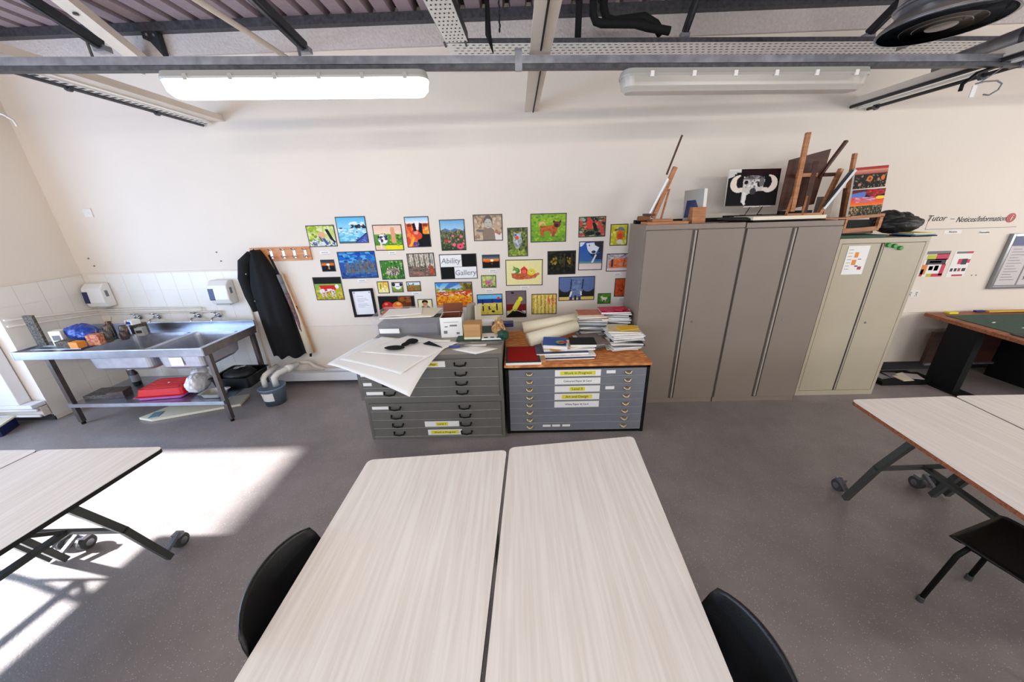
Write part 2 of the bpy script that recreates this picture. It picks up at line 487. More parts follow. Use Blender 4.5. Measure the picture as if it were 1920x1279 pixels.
def conduit(x, z, y0, y1, label, m, r=.014, clips=(), extra=None, xe=None):
    t = thing('conduit', label, 'conduit', (x, y1, z))
    xe = x if xe is None else xe
    MB().tube([(xe-x, y0-y1, 0), (0, 0, 0)], r, 8).build('pipe', m, t)
    for c in clips:
        k = (c-y1)/(y0-y1)
        MB().lathe(((xe-x)*k, c-y1, 0), [(r*2, -.012), (r*2, .012)], 10, 'y').build('clip', M['steel_dark'], t)
    return t
conduit(-3.13, 2.90, 2.4, 3.985, 'dark conduit clipped below the beam above the sink', M['steel_dark'], .013, (2.85, 3.5), xe=-3.10)
conduit(3.47, 2.84, 2.2, 3.985, 'dark conduit with round clip nearest the noticeboard, under the right-hand beam', M['steel_strut'], .014, (3.1, 3.9))
conduit(3.30, 2.862, 2.2, 3.985, 'black conduit touching the underside of the right-hand beam', M['steel_strut'], .014, ())
t = thing('perforated_strip', 'narrow white slotted strip beside the conduit above the sink', 'cable tray', (-3.065, 3.98, 2.905))
MB().box(-.03, -1.6, 0, .03, 0, .012).build('strip', M['perf'], t)
mb = MB()
for i in range(30): mb.box(-.018, -1.56+i*.052, -.002, .018, -1.54+i*.052, .001)
mb.build('slots', M['hole'], t)['kind'] = 'stuff'
t = thing('white_cover_strip', 'white strip light lying between the two dark conduits under the right-hand beam', 'trunking', (3.385, 3.98, 2.845))
MB().box(-.016, -1.25, 0, .016, 0, .012).build('strip', M['white_pl'], t)

# long dark galvanised channel rail across the picture
tr = thing('channel_rail', 'long dark galvanised channel rail crossing the whole ceiling in front of the strip lights', 'rail', (0, 2.615, 2.83))
ra = math.atan2(.52, 6.6)
for name, x0, x1, m in (('channel', -3.35, -.02, M['steel_dark']), ('channel', .07, 6.5, M['steel_dark'])):
    pass
def rail_y(x): return 2.615 + x*.083
mb = MB()
mb.bar((-3.12, rail_y(-3.12)-2.615, .012), (6.5, rail_y(6.5)-2.615, .012), .045, .024)
mb.build('lower_channel', M['steel_dark'], tr)
MB().bar((-3.12, rail_y(-3.12)-2.615, .05), (6.5, rail_y(6.5)-2.615, .05), .045, .034).build('upper_channel', M['galv'], tr)
mb = MB().bar((-3.12, rail_y(-3.12)-2.615, .029), (6.5, rail_y(6.5)-2.615, .029), .052, .008)
mb.build('lip', M['galv'], tr)
for cx in (.04, 3.47, -3.08):
    MB().bar((cx-.022, rail_y(cx)-2.615-.03, .035), (cx+.022, rail_y(cx)-2.615-.03, .035), .012, .10).bar((cx-.022, rail_y(cx)-2.615+.03, .06), (cx+.022, rail_y(cx)-2.615+.03, .06), .012, .12).build('clamp', M['galv'], tr)
for cx, zz in ((-1.264, .13), (-2.42, .14)):
    MB().tube([(cx, rail_y(cx)-2.615, .05), (cx, rail_y(cx)-2.615, zz)], .007, 6).build('hanger_rod', M['steel_dark'], tr)

def strut(p, q, label, w=.045, m=None):
    t = thing('strut_channel', label, 'strut', p)
    d = Vector(q)-Vector(p)
    MB().bar((0,0,0), d, w, w).build('channel', m or M['steel_strut'], t)
    MB().bar(Vector((0,0,-.026)), d+Vector((0,0,-.026)), w*.35, .01).build('slot', M['steel_dark'], t)
    MB().obox((0,0,-.02), (w*1.6, w, .03)).build('bracket', M['galv'], t)
strut((-2.42, 2.49, 2.985), (-2.42, .2, 3.65), 'black strut channel sloping above the sink, leftmost of the sloping struts', .045)
strut((-1.264, 2.58, 2.975), (-1.264, -1.0, 3.39), 'black strut channel sloping above the left strip light')
strut((1.445, 3.6, 3.355), (1.45, 3.28, 3.69), 'short steep black strut channel left of the unlit strip light end')
strut((2.965, 3.6, 3.30), (2.965, 2.85, 3.69), 'black strut channel sloping down just left of the round diffuser', .05)
t = thing('rafter', 'wide cream painted rafter above the sink, bolted at its ends', 'beam', (-3.48, 3.96, 3.40))
MB().bar((0,0,0), (0,-.80,.36), .13, .07).build('timber', M['beam'], t)
for k in (.12, .62):
    MB().lathe((.0, -.80*k, .36*k-.046), [(.018,-.006),(.018,.004)], 12).build('bolt', M['steel_dark'], t)
MB().box(-.055, -.08, -.07, -.04, .0, -.03).build('lip', M['galv'], t)
t = thing('wall_bracket', 'dark steel corner bracket at the wall top beside the rafter', 'bracket', (-3.30, 3.93, 3.63))
MB().prism_y([(-.08,0),(.06,0),(.06,-.19),(-.04,-.05),(-.08,-.05)], -.03, .03).build('plate', M['steel_strut'], t)
MB().lathe((-.03,-.035,-.025), [(.012,-.004),(.012,.004)], 8, 'y').lathe((.035,-.035,-.03), [(.012,-.004),(.012,.004)], 8, 'y').build('bolt', M['galv'], t)
tag(MB().tube([(-2.11, 3.985, 3.41), (-2.11, 2.8, 3.39), (-2.11, .3, 3.36)], .022, 10).build('ceiling_pipe', M['beam'], smooth=True), 'slim cream ceiling pipe sloping between rafter and left strip light', 'pipe')

# perforated cable trays
def slots(mb, x0, x1, y0, y1, z, dx=.075, dy=.05, lx=.03, ly=.012):
    j = 0; y = y0
    while y < y1:
        x = x0 + (dx/2 if j % 2 else 0)
        while x < x1:
            mb.add([(x,y,z),(x,y+ly,z),(x+lx,y+ly,z),(x+lx,y,z)], [(0,1,2,3)]); x += dx
        y += dy; j += 1
    return mb
t = thing('cable_tray', 'long perforated galvanised cable tray running behind the channel rail', 'cable tray', (-.5, 3.40, 3.22))
def tray_y(x): return (x+.5)*.075
mb = MB(); mb.bar((0, tray_y(-.5), .0), (5.1, tray_y(4.6), .0), .26, .004); mb.build('base', M['perf'], t)
MB().bar((0, tray_y(-.5)-.13, .016), (5.1, tray_y(4.6)-.13, .016), .004, .032).build('side', M['steel_dark'], t)
MB().bar((0, tray_y(-.5)+.13, .03), (5.1, tray_y(4.6)+.13, .03), .004, .06).build('side', M['steel_dark'], t)
mb = MB()
for i in range(100):
    for j in range(5):
        x = .04+i*.051+(.025 if j % 2 else 0); y = tray_y(x-.5)-.11+j*.05
        mb.add([(x,y,-.0035),(x,y+.010,-.0035),(x+.024,y+.010,-.0035),(x+.024,y,-.0035)], [(0,1,2,3)])
mb.build('slots', M['hole'], t)['kind'] = 'stuff'
t = thing('cable_tray', 'short white perforated cable tray branching toward the camera left of the centre beam', 'cable tray', (-.42, 3.27, 3.225))
def by(y): return -.10 - (-y)*.045
MB().bar((0, 0, 0), (-.12, -2.4, 0), .17, .004).build('base', M['perf'], t)
MB().bar((.087, 0, .03), (-.033, -2.4, .03), .004, .06).build('side', M['steel_strut'], t)
MB().bar((-.087, 0, .03), (-.207, -2.4, .03), .004, .06).build('side', M['galv'], t)
mb = MB()
for i in range(46):
    for j in range(5):
        y = -.03-i*.05; x = y*.05-.07+j*.03+(.0 if i % 2 else .012)
        mb.add([(x,y,-.0035),(x,y+.016,-.0035),(x+.011,y+.016,-.0035),(x+.011,y,-.0035)], [(0,1,2,3)])
mb.build('slots', M['hole'], t)['kind'] = 'stuff'
MB().box(-.10,-.02,-.008,-.085,.06,.0).box(.06,-.02,-.008,.075,.06,.0).build('joint_plate', M['steel_dark'], t)

# lagged pipes
tag(MB().tube([(.54,3.5,3.30),(.545,3.5,3.69)], .026, 10).build('lagged_pipe', M['lag'], smooth=True), 'straight black lagged pipe dropping on the left of the bent pair', 'pipe')
tag(MB().tube([(.65,3.5,3.69),(.655,3.5,3.46),(.68,3.5,3.41),(.73,3.5,3.395),(1.0,3.5,3.385),(1.10,3.5,3.36),(1.28,3.5,3.33)], .03, 12).build('lagged_pipe', M['lag'], smooth=True), 'black lagged pipe bending right in front, lower of the bent pair', 'pipe')
tag(MB().tube([(.745,3.56,3.69),(.75,3.56,3.52),(.78,3.56,3.45),(.84,3.56,3.43),(1.08,3.56,3.45),(1.18,3.56,3.40),(1.24,3.56,3.33)], .034, 12).build('lagged_pipe', M['lag'], smooth=True), 'thicker black lagged pipe bending right behind, upper of the bent pair', 'pipe')
tag(MB().tube([(-.16,3.1,3.69),(-.165,3.1,3.45),(-.17,3.15,3.22),(-.14,3.2,3.12)], [.012,.014,.022,.003], 8).build('hanging_cable', M['black'], smooth=True), 'thin black cable hanging through the tray left of the centre beam', 'cable')
mb = MB()
for i in range(15): mb.ell((-.09+.004*(i%2), 3.3, 3.30+i*.027), (.008, .008, .017), 8, 5)
tag(mb.build('chain', M['steel_strut']), 'dark chain hanging beside the black cable left of the centre beam', 'chain')
# loose cables at the right end of the rail and far left
tag(MB().tube([(3.42,2.9,2.87),(3.33,2.9,2.84),(3.20,2.9,2.80),(3.13,2.9,2.74),(3.13,2.9,2.70)], .011, 8).build('loose_cable', M['black'], smooth=True), 'black cable end curling down right of the unlit strip light', 'cable')
t = thing('cable_tag_loop', 'grey cable loop with a white tag hanging at the ceiling right', 'cable', (3.28, 2.9, 2.74))
MB().tube([(.12,0,.12),(.03,0,.05),(-.03,0,.01),(-.06,0,0)], .004, 6).tube([(-.06,0,0),(.0,0,.012),(.08,0,.014),(.12,0,-.004),(.11,0,-.04),(.06,0,-.07),(.02,0,-.065)], .005, 6).build('loop', M['inkg'], t, smooth=True)
MB().box(-.075,-.004,-.08,-.045,.004,-.01).build('label_tag', M['white_pl'], t)
tag(MB().tube([(-3.80,2.9,2.80),(-3.72,2.9,2.765),(-3.67,2.9,2.73),(-3.66,2.9,2.69)], .007, 6).build('loose_cable', M['pipe_paint'], smooth=True), 'thin pale cable end curling at the upper left picture edge', 'cable')

# round ceiling diffuser
t = thing('round_diffuser', 'round stepped metal ceiling diffuser at the upper right', 'air diffuser', (2.39, 2.43, 2.90), rot=(0, 0, 0))
MB().lathe((0,0,0), [(.262,.0),(.268,.006),(.262,.016),(.20,.07),(.19,.066),(.248,.008),(.235,.0),(.262,.0)], 40).build('outer_ring', M['silver_d'], t, smooth=True)
MB().lathe((0,0,0), [(.165,-.004),(.17,.0),(.125,.07),(.118,.066),(.155,.004),(.165,-.004)], 36).build('cone', M['silver_d'], t, smooth=True)
MB().lathe((0,0,0), [(.112,-.006),(.117,-.002),(.078,.06),(.072,.056),(.104,.0),(.112,-.006)], 32).build('cone', M['silver_d'], t, smooth=True)
MB().lathe((0,0,0), [(.062,-.008),(.066,-.004),(.03,.03),(0,.035)], 28).build('centre_cone', M['silver_d'], t, smooth=True)
MB().lathe((0,0,0), [(.258,-.003),(.270,-.002),(.270,.004),(.258,.003),(.258,-.003)], 40).build('rim', M['galv'], t, smooth=True)
MB().ell((.0,0,.012), (.035,.035,.016), 16, 8).build('centre_knob', M['galv'], t, smooth=True)
MB().lathe((0,0,0), [(.205,.06),(.205,.35),(.2,.75)], 36).build('duct', M['galv'], t, smooth=True)
MB().lathe((0,0,0), [(.212,.10),(.222,.11),(.212,.12)], 36).build('duct_collar', M['galv'], t, smooth=True)
tag(MB().prism_y([(2.70,3.045),(2.90,3.05),(2.70,2.975)], 3.0, 3.01).build('gusset_plate', M['silver_d']), 'small triangular dark metal plate under the cable tray by the diffuser', 'plate')
# silver duct at upper right
t = thing('silver_duct', 'grey duct running from the upper right corner down behind the channel rail', 'duct', (3.5, 3.35, 2.98))
MB().tube([(-.02,.10,0),(.10,-.35,.06),(.16,-.8,.12),(.24,-2.2,.2)], .075, 16).build('duct', M['galv'], t, smooth=True)
MB().lathe((.10,-.35,.06), [(.083,-.012),(.083,.012)], 16, 'y').build('band', M['steel_dark'], t)

# strip lights
def strip_light(x0, x1, lit, label):
    ya, yb = rail_y(x0)-.05, rail_y(x1)-.05
    t = thing('strip_light', label, 'ceiling light', ((x0+x1)/2, (ya+yb)/2, 2.685), math.atan2(yb-ya, x1-x0))
    L_ = math.hypot(x1-x0, yb-ya)/2
    # body
    mb = MB(); n = 10; pr = []
    def rr(hx, hy, z, r):
        out = []
        for (cx, cy, a0) in ((hx-r, hy-r, 0), (-hx+r, hy-r, 90), (-hx+r, -hy+r, 180), (hx-r, -hy+r, 270)):
            for k in range(7):
                a = math.radians(a0+15*k); out.append((cx+r*math.cos(a), cy+r*math.sin(a), z))
        return out
    def loft(secs):
        m_ = MB(); nn = len(secs[0])
        for s_ in secs: m_.v += s_
        for i in range(len(secs)-1):
            for k in range(nn):
                k2 = (k+1) % nn
                m_.f.append((i*nn+k, i*nn+k2, (i+1)*nn+k2, (i+1)*nn+k)); m_.mi.append(0)
        m_.f.append(tuple(reversed(range(nn)))); m_.mi.append(0)
        m_.f.append(tuple((len(secs)-1)*nn+k for k in range(nn))); m_.mi.append(0)
        return m_
    loft([rr(L_, .075, .075, .06), rr(L_, .08, .085, .06), rr(L_-.01, .07, .115, .05)]).build('housing', M['grey_pl'], t)
    loft([rr(L_-.035, .045, .0, .045), rr(L_-.012, .068, .025, .06), rr(L_-.004, .074, .075, .06)]).build('diffuser', M['lit'] if lit else M['clear_pl'], t, smooth=False)
    if not lit:
        MB().tube([(-L_+.08, 0, .05), (L_-.08, 0, .05)], .014, 12).build('fluorescent_tube', M['tube'], t, smooth=True)
        for s_ in (-1, 1):
            MB().obox((s_*(L_-.065), 0, .05), (.03, .05, .05)).build('tube_holder', M['white_pl'], t)
    k = -L_+.16
    while k < L_-.05:
        MB().box(k, -.084, .066, k+.022, -.074, .096).build('clip', M['white_pl'] if not lit else M['grey_pl'], t); k += (L_*2-.3)/5
    for k in (-L_*.6, L_*.6):
        MB().box(k-.02, -.02, .115, k+.02, .02, .13).build('mount', M['galv'], t)
strip_light(-2.03, -.51, True, 'long glowing white strip light hanging over the left side of the picture wall')
strip_light(.68, 2.31, False, 'long unlit strip light with bare tube visible above the cupboards')
# ------------------------------------------------------------------ folding tables
def rounded(poly, r, n=5):
    out = []; N_ = len(poly)
    for i in range(N_):
        p0, p, p1 = Vector(poly[i-1]), Vector(poly[i]), Vector(poly[(i+1) % N_])
        a = p + (p0-p).normalized()*r; b = p + (p1-p).normalized()*r
        for k in range(n+1):
            t_ = k/n
            out.append(tuple((a*(1-t_)**2 + p*2*t_*(1-t_) + b*t_*t_)[:2]))
    return out
def table(fl, fr, nr, nl, edge, label, group):
    c = ((fl[0]+fr[0]+nr[0]+nl[0])/4, (fl[1]+fr[1]+nr[1]+nl[1])/4)
    t = thing('folding_table', label, 'table', (c[0], c[1], 0), 0, group)
    P = lambda p: (p[0]-c[0], p[1]-c[1])
    q = rounded([P(nl), P(nr), P(fr), P(fl)], .035)
    MB().prism(q, .693, .7165).build('tabletop', M[edge], t)
    MB().prism(q, .7165, .72).build('laminate', M['table'], t)
    def lerp(s_, v, z):   # s_ 0 left..1 right, v metres from far edge (negative: from near edge)
        a = Vector(fl).lerp(Vector(fr), s_); b = Vector(nl).lerp(Vector(nr), s_)
        d = (b-a); L_ = d.length; d.normalize()
        p = a + d*v if v >= 0 else b + d*v
        return (p.x-c[0], p.y-c[1], z)
    for s_ in (.06, .94):
        for sg in (1, -1):
            f = lambda v: v*sg
            MB().bar(lerp(s_, f(.43), .685), lerp(s_, f(.30), .385), .03, .036).bar(lerp(s_, f(.305), .40), lerp(s_, f(.18), .018), .03, .034).build('leg', M['leg_grey'], t)
            MB().bar(lerp(s_, f(.205), .06), lerp(s_, f(.085), .118), .022, .02).build('caster_arm', M['galv'], t)
            cc = Vector(lerp(s_+(.03 if s_ < .5 else -.03), f(.080), .045))
            w = MB().lathe(cc, [(.018,-.022),(.042,-.02),(.045,-.012),(.045,.012),(.042,.02),(.018,.022)], 18, 'x').build('caster', M['rubber'], t)
            MB().lathe(cc, [(.022,-.025),(.022,.025)], 12, 'x').build('hub', M['galv'], w)
            MB().obox(cc+Vector((0,0,.05)), (.05,.04,.02)).build('fork', M['galv'], w)
    for sg in (1, -1):
        MB().bar(lerp(.06, .30*sg, .385), lerp(.94, .30*sg, .385), .022, .022).build('crossbar', M['leg_grey'], t)
    MB().bar(lerp(.5, .30, .385), lerp(.5, -.30, .385), .04, .022).build('centre_bar', M['leg_grey'], t)
    for s_ in (.12, .88): MB().bar(lerp(s_, .45, .68), lerp(s_, -.45, .68), .03, .022).build('rail', M['leg_grey'], t)
    MB().bar(lerp(.5, .30, .385), lerp(.5, .62, .68), .03, .02).build('brace', M['leg_grey'], t)
    MB().bar(lerp(.5, -.30, .385), lerp(.5, -.62, .68), .03, .02).build('brace', M['leg_grey'], t)
    return t
TG = 'pale folding tables on castors'
table((-.856,1.562), (-.082,1.628), (-.160,.10), (-.870,.10), 'gedge', 'pale wood-grain folding table, left of the joined pair in the centre foreground', TG)
table((-.066,1.648), (.675,1.735), (.560,.10), (-.145,.10), 'gedge', 'pale wood-grain folding table, right of the joined pair in the centre foreground', TG)
table((-2.932,1.703), (-2.172,1.712), (-2.275,.12), (-3.02,.12), 'tedge', 'pale folding table with black edge at the left, its castors on the sunlit floor', TG)
table((-3.70,1.705), (-2.945,1.705), (-3.035,.12), (-3.78,.12), 'tedge', 'pale folding table cut off by the left picture edge', TG)
table((2.285,2.100), (2.995,2.120), (2.78,.50), (2.07,.50), 'wedge', 'pale folding table with orange-brown worn edge at the right', TG)
table((3.010,2.125), (3.76,2.120), (3.56,.50), (2.795,.50), 'tedge', 'pale folding table cut off by the right picture edge', TG)

# ------------------------------------------------------------------ chairs
def chair_shell(low=False):
    prof = [(.215,.415),(.225,.432),(.20,.444),(.10,.438),(-.02,.430),(-.12,.432),(-.175,.455),(-.205,.51),(-.225,.58),(-.245,.67),(-.262,.75),(-.272,.80)]
    wid = [.17,.20,.205,.21,.21,.205,.20,.205,.215,.220,.213,.203]
    n = len(prof)
    def fn(u, v):
        i = v*(n-1); k = min(int(i), n-2); f = i-k
        x = prof[k][0]*(1-f)+prof[k+1][0]*f; z = prof[k][1]*(1-f)+prof[k+1][1]*f
        w_ = wid[k]*(1-f)+wid[k+1]*f
        a = (u-.5)*2
        back = max(0, min(1, (z-.45)/.2))
        x += back*.072*a*a
        z += (1-back)*.012*a*a
        if v > .8: z -= (v-.8)/.2*.030*abs(a)**4
        if v < .12: x -= (1-v/.12)*.03*abs(a)**3
        if low and z > .455: z = .455+(z-.455)*.60
        return (x, a*w_, z)
    return MB().grid(fn, 14, 33)
proto = None
def chair(loc, rz, label):
    global proto
    if proto is None:
        t = thing('stacking_chair', label, 'chair', loc, rz, 'black plastic chairs at the tables')
        chair_shell().build('shell', M['black_pl'], t, smooth=True, solid=.008)
        for s_ in (-1, 1):
            MB().tube([(.16, s_*.165, .425), (.175, s_*.185, .36), (.20, s_*.20, .012)], .011, 10).build('leg', M['black'], t, smooth=True)
            MB().tube([(-.12, s_*.165, .425), (-.135, s_*.185, .36), (-.19, s_*.195, .012)], .011, 10).build('leg', M['black'], t, smooth=True)
            MB().tube([(.165, s_*.165, .425), (-.13, s_*.165, .42)], .010, 8).build('seat_rail', M['black'], t, smooth=True)
        for (x, y) in ((.20,.20),(.20,-.20),(-.19,.195),(-.19,-.195)):
            MB().lathe((x,y,0), [(.015,0),(.015,.03),(.012,.035)], 10).build('foot_cap', M['rubber'], t)
        MB().tube([(.16,-.165,.42),(.16,.165,.42)], .009, 8).build('stretcher', M['black'], t, smooth=True)
        proto = t
        return t
    return dup(proto, loc, rz, label)
chair((-.70,.88,0), 0.02, 'black plastic chair back pushed against the left side of the centre tables')
chair((.462,.61,0), PI, 'black plastic chair back pushed against the right side of the centre tables')
c3 = chair((2.35,1.11,0), PI/2+.28, 'low-backed black plastic chair with black tube legs tucked under the right-hand table')
for ch in c3.children:
    if ch.name.startswith('shell'): ch.data = chair_shell(True).mesh('shell', M['black_pl'], True)

# ------------------------------------------------------------------ sink unit
SX0, SX1, SY0, SY1, SZ = -4.93, -3.05, 3.05, 3.75, .84
t = thing('sink_unit', 'stainless steel double-bowl sink unit with drainer and open bottom shelf against tiled wall', 'sink', (-4.0, 3.4, 0))
def S(mb, name, m, parent=None, **k):
    mb.v = [(x+4.0, y-3.4, z) for (x, y, z) in mb.v]
    return mb.build(name, m, parent or t, **k)
bowls = ((-4.30, -3.66), (-3.60, -3.12)); by0, by1 = 3.085, 3.60
mb = MB()
xs = [SX0, -4.30, -3.66, -3.60, -3.12, SX1]
for x0, x1 in ((SX0,-4.30), (-3.66,-3.60), (-3.12,SX1)): mb.box(x0, SY0, SZ-.012, x1, SY1, SZ)
for x0, x1 in bowls:
    mb.box(x0, SY0, SZ-.012, x1, by0, SZ).box(x0, by1, SZ-.012, x1, SY1, SZ)
S(mb, 'deck', M['stain'])
S(MB().box(SX0, SY0-.012, SZ-.07, SX1, SY0, SZ+.012), 'front_rim', M['stain'], bevel=.004)
S(MB().box(SX0-.012, SY0-.012, SZ-.07, SX0, SY1, SZ+.012), 'side_rim', M['stain'])
S(MB().box(SX1, SY0-.012, SZ-.07, SX1+.012, SY1, SZ+.012), 'side_rim', M['stain_d'])
S(MB().box(SX0, SY1, SZ-.03, SX1+.012, SY1+.014, SZ+.075), 'upstand', M['stain'], bevel=.003)
for i, (x0, x1) in enumerate(bowls):
    def sec(ins, z, r=.06):
        x0_, x1_, y0_, y1_ = x0+ins, x1-ins, by0+ins, by1-ins
        return [(p[0], p[1], z) for p in rounded([(x0_,y0_),(x1_,y0_),(x1_,y1_),(x0_,y1_)], r)]
    m_ = MB(); secs = [sec(0, SZ), sec(.005, SZ-.03), sec(.02, SZ-.20), sec(.05, SZ-.235)]
    nn = len(secs[0])
    for s_ in secs: m_.v += s_
    for j in range(len(secs)-1):
        for k in range(nn):
            k2 = (k+1) % nn; m_.f.append((j*nn+k2, j*nn+k, (j+1)*nn+k, (j+1)*nn+k2)); m_.mi.append(0)
    m_.f.append(tuple((len(secs)-1)*nn+k for k in range(nn))); m_.mi.append(0)
    bo = S(m_, 'bowl', M['stain_b'], smooth=False, solid=.006)
    S(MB().lathe(((x0+x1)/2, 3.36, SZ-.236), [(.0,0),(.03,0),(.034,.004),(.03,.006),(.0,.003)], 16), 'drain', M['chrome'], bo)
S(MB().box(-3.46, by0+.002, .655, -3.33, by0+.006, .745), 'sticker', M['paper'], label='white printed sticker on the bowl front')
for x in (-4.68, -3.06):
    for y in (3.10, 3.70):
        S(MB().box(x-.02, y-.02, .03, x+.02, y+.02, SZ-.07), 'leg', M['stain_leg'])
        S(MB().lathe((x, y, 0), [(.018,0),(.018,.03),(.012,.034)], 10), 'foot', M['black'])
sh = S(MB().box(-4.68, 3.08, .235, -3.06, 3.72, .25), 'shelf', M['stain'])
S(MB().box(-4.70, 3.065, .215, -3.05, 3.08, .255), 'shelf_lip', M['stain'])
for k in range(5):
    S(MB().box(SX0+.05, 3.14+.1*k, SZ, -4.36, 3.15+.1*k, SZ+.003), 'drainer_rib', M['stain'])

# wall pipes over the sink, taps
tag(MB().tube([(-5.07,3.2,1.135),(-5.07,3.93,1.035),(-5.04,3.965,1.03),(-4.62,3.965,1.03),(-3.80,3.965,1.025),(-3.80,3.965,.95)], .011, 8).build('wall_pipe', M['pipe_paint'], smooth=True), 'upper thin cream water pipe running along both walls over the sink', 'pipe')
tag(MB().tube([(-5.07,3.2,1.07),(-5.07,3.93,.985),(-5.04,3.965,.98),(-3.58,3.965,.975),(-3.58,3.965,.93)], .011, 8).build('wall_pipe', M['pipe_paint'], smooth=True), 'lower thin cream water pipe running along both walls over the sink', 'pipe')
def tap(x, label):
    a = thing('wall_tap', label, 'tap', (x, 3.99, .92), 0, 'chrome taps over the sink')
    MB().lathe((0,-.004,0), [(.026,-.006),(.026,.003)], 14, 'y').build('rose', M['chrome'], a)
    MB().tube([(0,0,0),(0,-.06,0),(-.005,-.11,-.005),(-.01,-.125,-.035),(-.01,-.125,-.06)], .011, 8).build('spout', M['chrome'], a, smooth=True)
    MB().tube([(0,-.06,0),(0,-.06,.05)], .010, 8).build('stem', M['chrome'], a, smooth=True)
    MB().bar((-.045,-.06,.055),(.045,-.065,.058), .012, .01).ell((0,-.06,.055),(.016,.016,.012)).build('lever', M['chrome'], a)
    return a
for x, lb in ((-4.60,'first chrome wall tap from the left over the sink'), (-4.37,'second chrome wall tap from the left over the sink'), (-3.87,'third chrome wall tap from the left over the sink'), (-3.62,'rightmost chrome wall tap over the sink')): tap(x, lb)
# dispensers
def dispenser(x, label):
    a = thing('towel_dispenser', label, 'dispenser', (x, 3.992, 1.08))
    pts = [(-.0,.0),(-.0,.27),(-.06,.275),(-.115,.22),(-.125,.06),(-.10,.0)]
    MB().prism_x(pts, -.115, .115).build('cover', M['white_pl'], a, bevel=.012)
    MB().prism_x([(-.10,.035),(-.128,.055),(-.120,.185),(-.10,.185)], -.112, -.048).build('window', M['navy'], a, bevel=.003)
    MB().box(.112,-.08,.12,.118,-.05,.19).build('lock_slot', M['inkg'], a)
    MB().box(-.08,-.10,-.012,.08,-.03,.0).build('outlet', M['grey_pl'], a)
dispenser(-4.93, 'white wall dispenser with blue window nearest the corner')
dispenser(-3.45, 'white wall dispenser with blue window near the black coat')
a = thing('blank_plate', 'white blank switch plate high on the wall over the sink', 'switch', (-4.70, 3.999, 2.115))
MB().box(-.045,-.012,-.045,.045,0,.045).build('plate', M['white_pl'], a, bevel=.003)
MB().box(-.02,-.015,-.012,.02,-.011,.012).build('rocker', M['white_pl'], a)
for i,(x,z,lb) in enumerate(((-4.93,1.63,'small dark screw plug in the wall, upper of two above the left dispenser'),(-4.90,1.545,'small dark screw plug in the wall, lower of two above the left dispenser'),(-3.42,1.66,'small dark screw plug in the wall, upper of two above the right dispenser'),(-3.40,1.56,'small dark screw plug in the wall, lower of two above the right dispenser'))):
    tag(MB().lathe((x,3.998,z), [(.008,-.006),(.008,.002)], 8, 'y').build('wall_plug', M['inkg']), lb, 'screw')

# grimy board at the left end of the sink
tag(MB().box(-4.905,3.22,.855,-4.805,3.245,1.17).build('upright_board', M['grime'], bevel=.003), 'grimy paint-stained upright board at the left end of the sink', 'board')
# clutter on the drainer
def cbox(name, c, s, m, label, cat, rz=0, bev=.003, extra=None):
    a = MB().obox((0,0,s[2]/2), s).build(name, m, bevel=bev, loc=c, rot=(0,0,rz)); tag(a, label, cat); return a
cbox('paint_carton', (-4.66,3.25,.855), (.10,.08,.15), M['paper_c'], 'cream carton with grey print at the left front of the drainer', 'carton', .2)
c1 = bpy.data.objects['paint_carton']
MB().obox((0,-.041,.08),(.06,.004,.05)).build('print', M['inkg'], c1)
cbox('jar_box', (-4.50,3.16,.855), (.13,.08,.07), M['grime'], 'low grey box of bits in front of the blue bag', 'box', .1)
cbox('snack_box', (-4.37,3.14,.855), (.10,.07,.065), M['orange'], 'small orange patterned box at the drainer front', 'box', -.1)
tag(MB().ell((-4.53,3.34,.955),(.135,.10,.085),32,18,jit=.10,seed=4).ell((-4.44,3.31,.93),(.09,.08,.06),26,14,jit=.14,seed=9).ell((-4.60,3.30,.97),(.06,.05,.05),20,12,jit=.16,seed=2).build('blue_bag', M['blue'], subsurf=1, smooth=True), 'crumpled shiny blue plastic bag on the drainer', 'bag')
jm = mat('dirty_glass', (96,88,80), .25, noise=(40,.5)); jm2 = mat('paint_water', (70,54,46), .3, noise=(30,.5))
k = 0
for (x,y,h,r,m,nm) in ((-4.36,3.42,.15,.035,jm,'tall grimy glass jar with a brown rim behind the clutter'),(-4.28,3.33,.12,.035,jm,'grimy glass jar left of the flowery box'),(-4.35,3.28,.10,.032,jm2,'dark brown paint-water jar at the middle of the drainer'),(-4.42,3.5,.17,.03,jm2,'dark maroon jar beside the blue bag'),(-4.26,3.48,.13,.036,jm,'grimy glass jar under the small blue-white carton'),(-4.18,3.40,.09,.034,jm2,'low dark paint jar next to the bowl')):
    a = thing('paint_jar', nm, 'jar', (x,y,.855-.013), 0, 'paint jars on the drainer')
    MB().lathe((0,0,0), [(r*.9,0),(r,.01),(r,h*.8),(r*.8,h*.9),(r*.8,h),(r*.7,h),(r*.7,h*.85)], 14).build('jar', m, a, smooth=True)
    MB().tube([(0,0,h*.4),(.02+.01*k,.01,h+.05)], .003, 5).build('brush', M['wood'], a)
    k += 1
fm = mat_grain('flowery', (150,60,60), (220,170,110), (1,1,1), .5, 40, 3, (210,120,90))
cbox('flowery_box', (-4.27,3.22,.855), (.10,.07,.11), fm, 'box with pink and orange flower print at the drainer middle', 'box', .25)
cbox('small_carton', (-4.22,3.56,.96), (.10,.08,.05), M['paper'], 'small white and blue carton on top of the jars by the wall', 'carton', -.2)
MB().obox((0,-.041,.025),(.06,.004,.03)).build('print', M['blue'], bpy.data.objects['small_carton'])
cbox('base_carton', (-4.22,3.60,.855-.013), (.12,.09,.118), M['grime'], 'grimy carton under the small white and blue carton', 'carton', -.1)
cbox('striped_carton', (-4.12,3.52,.855-.013), (.07,.07,.09), M['grey_pl'], 'grey and white striped carton at the right end of the clutter', 'carton', .3)
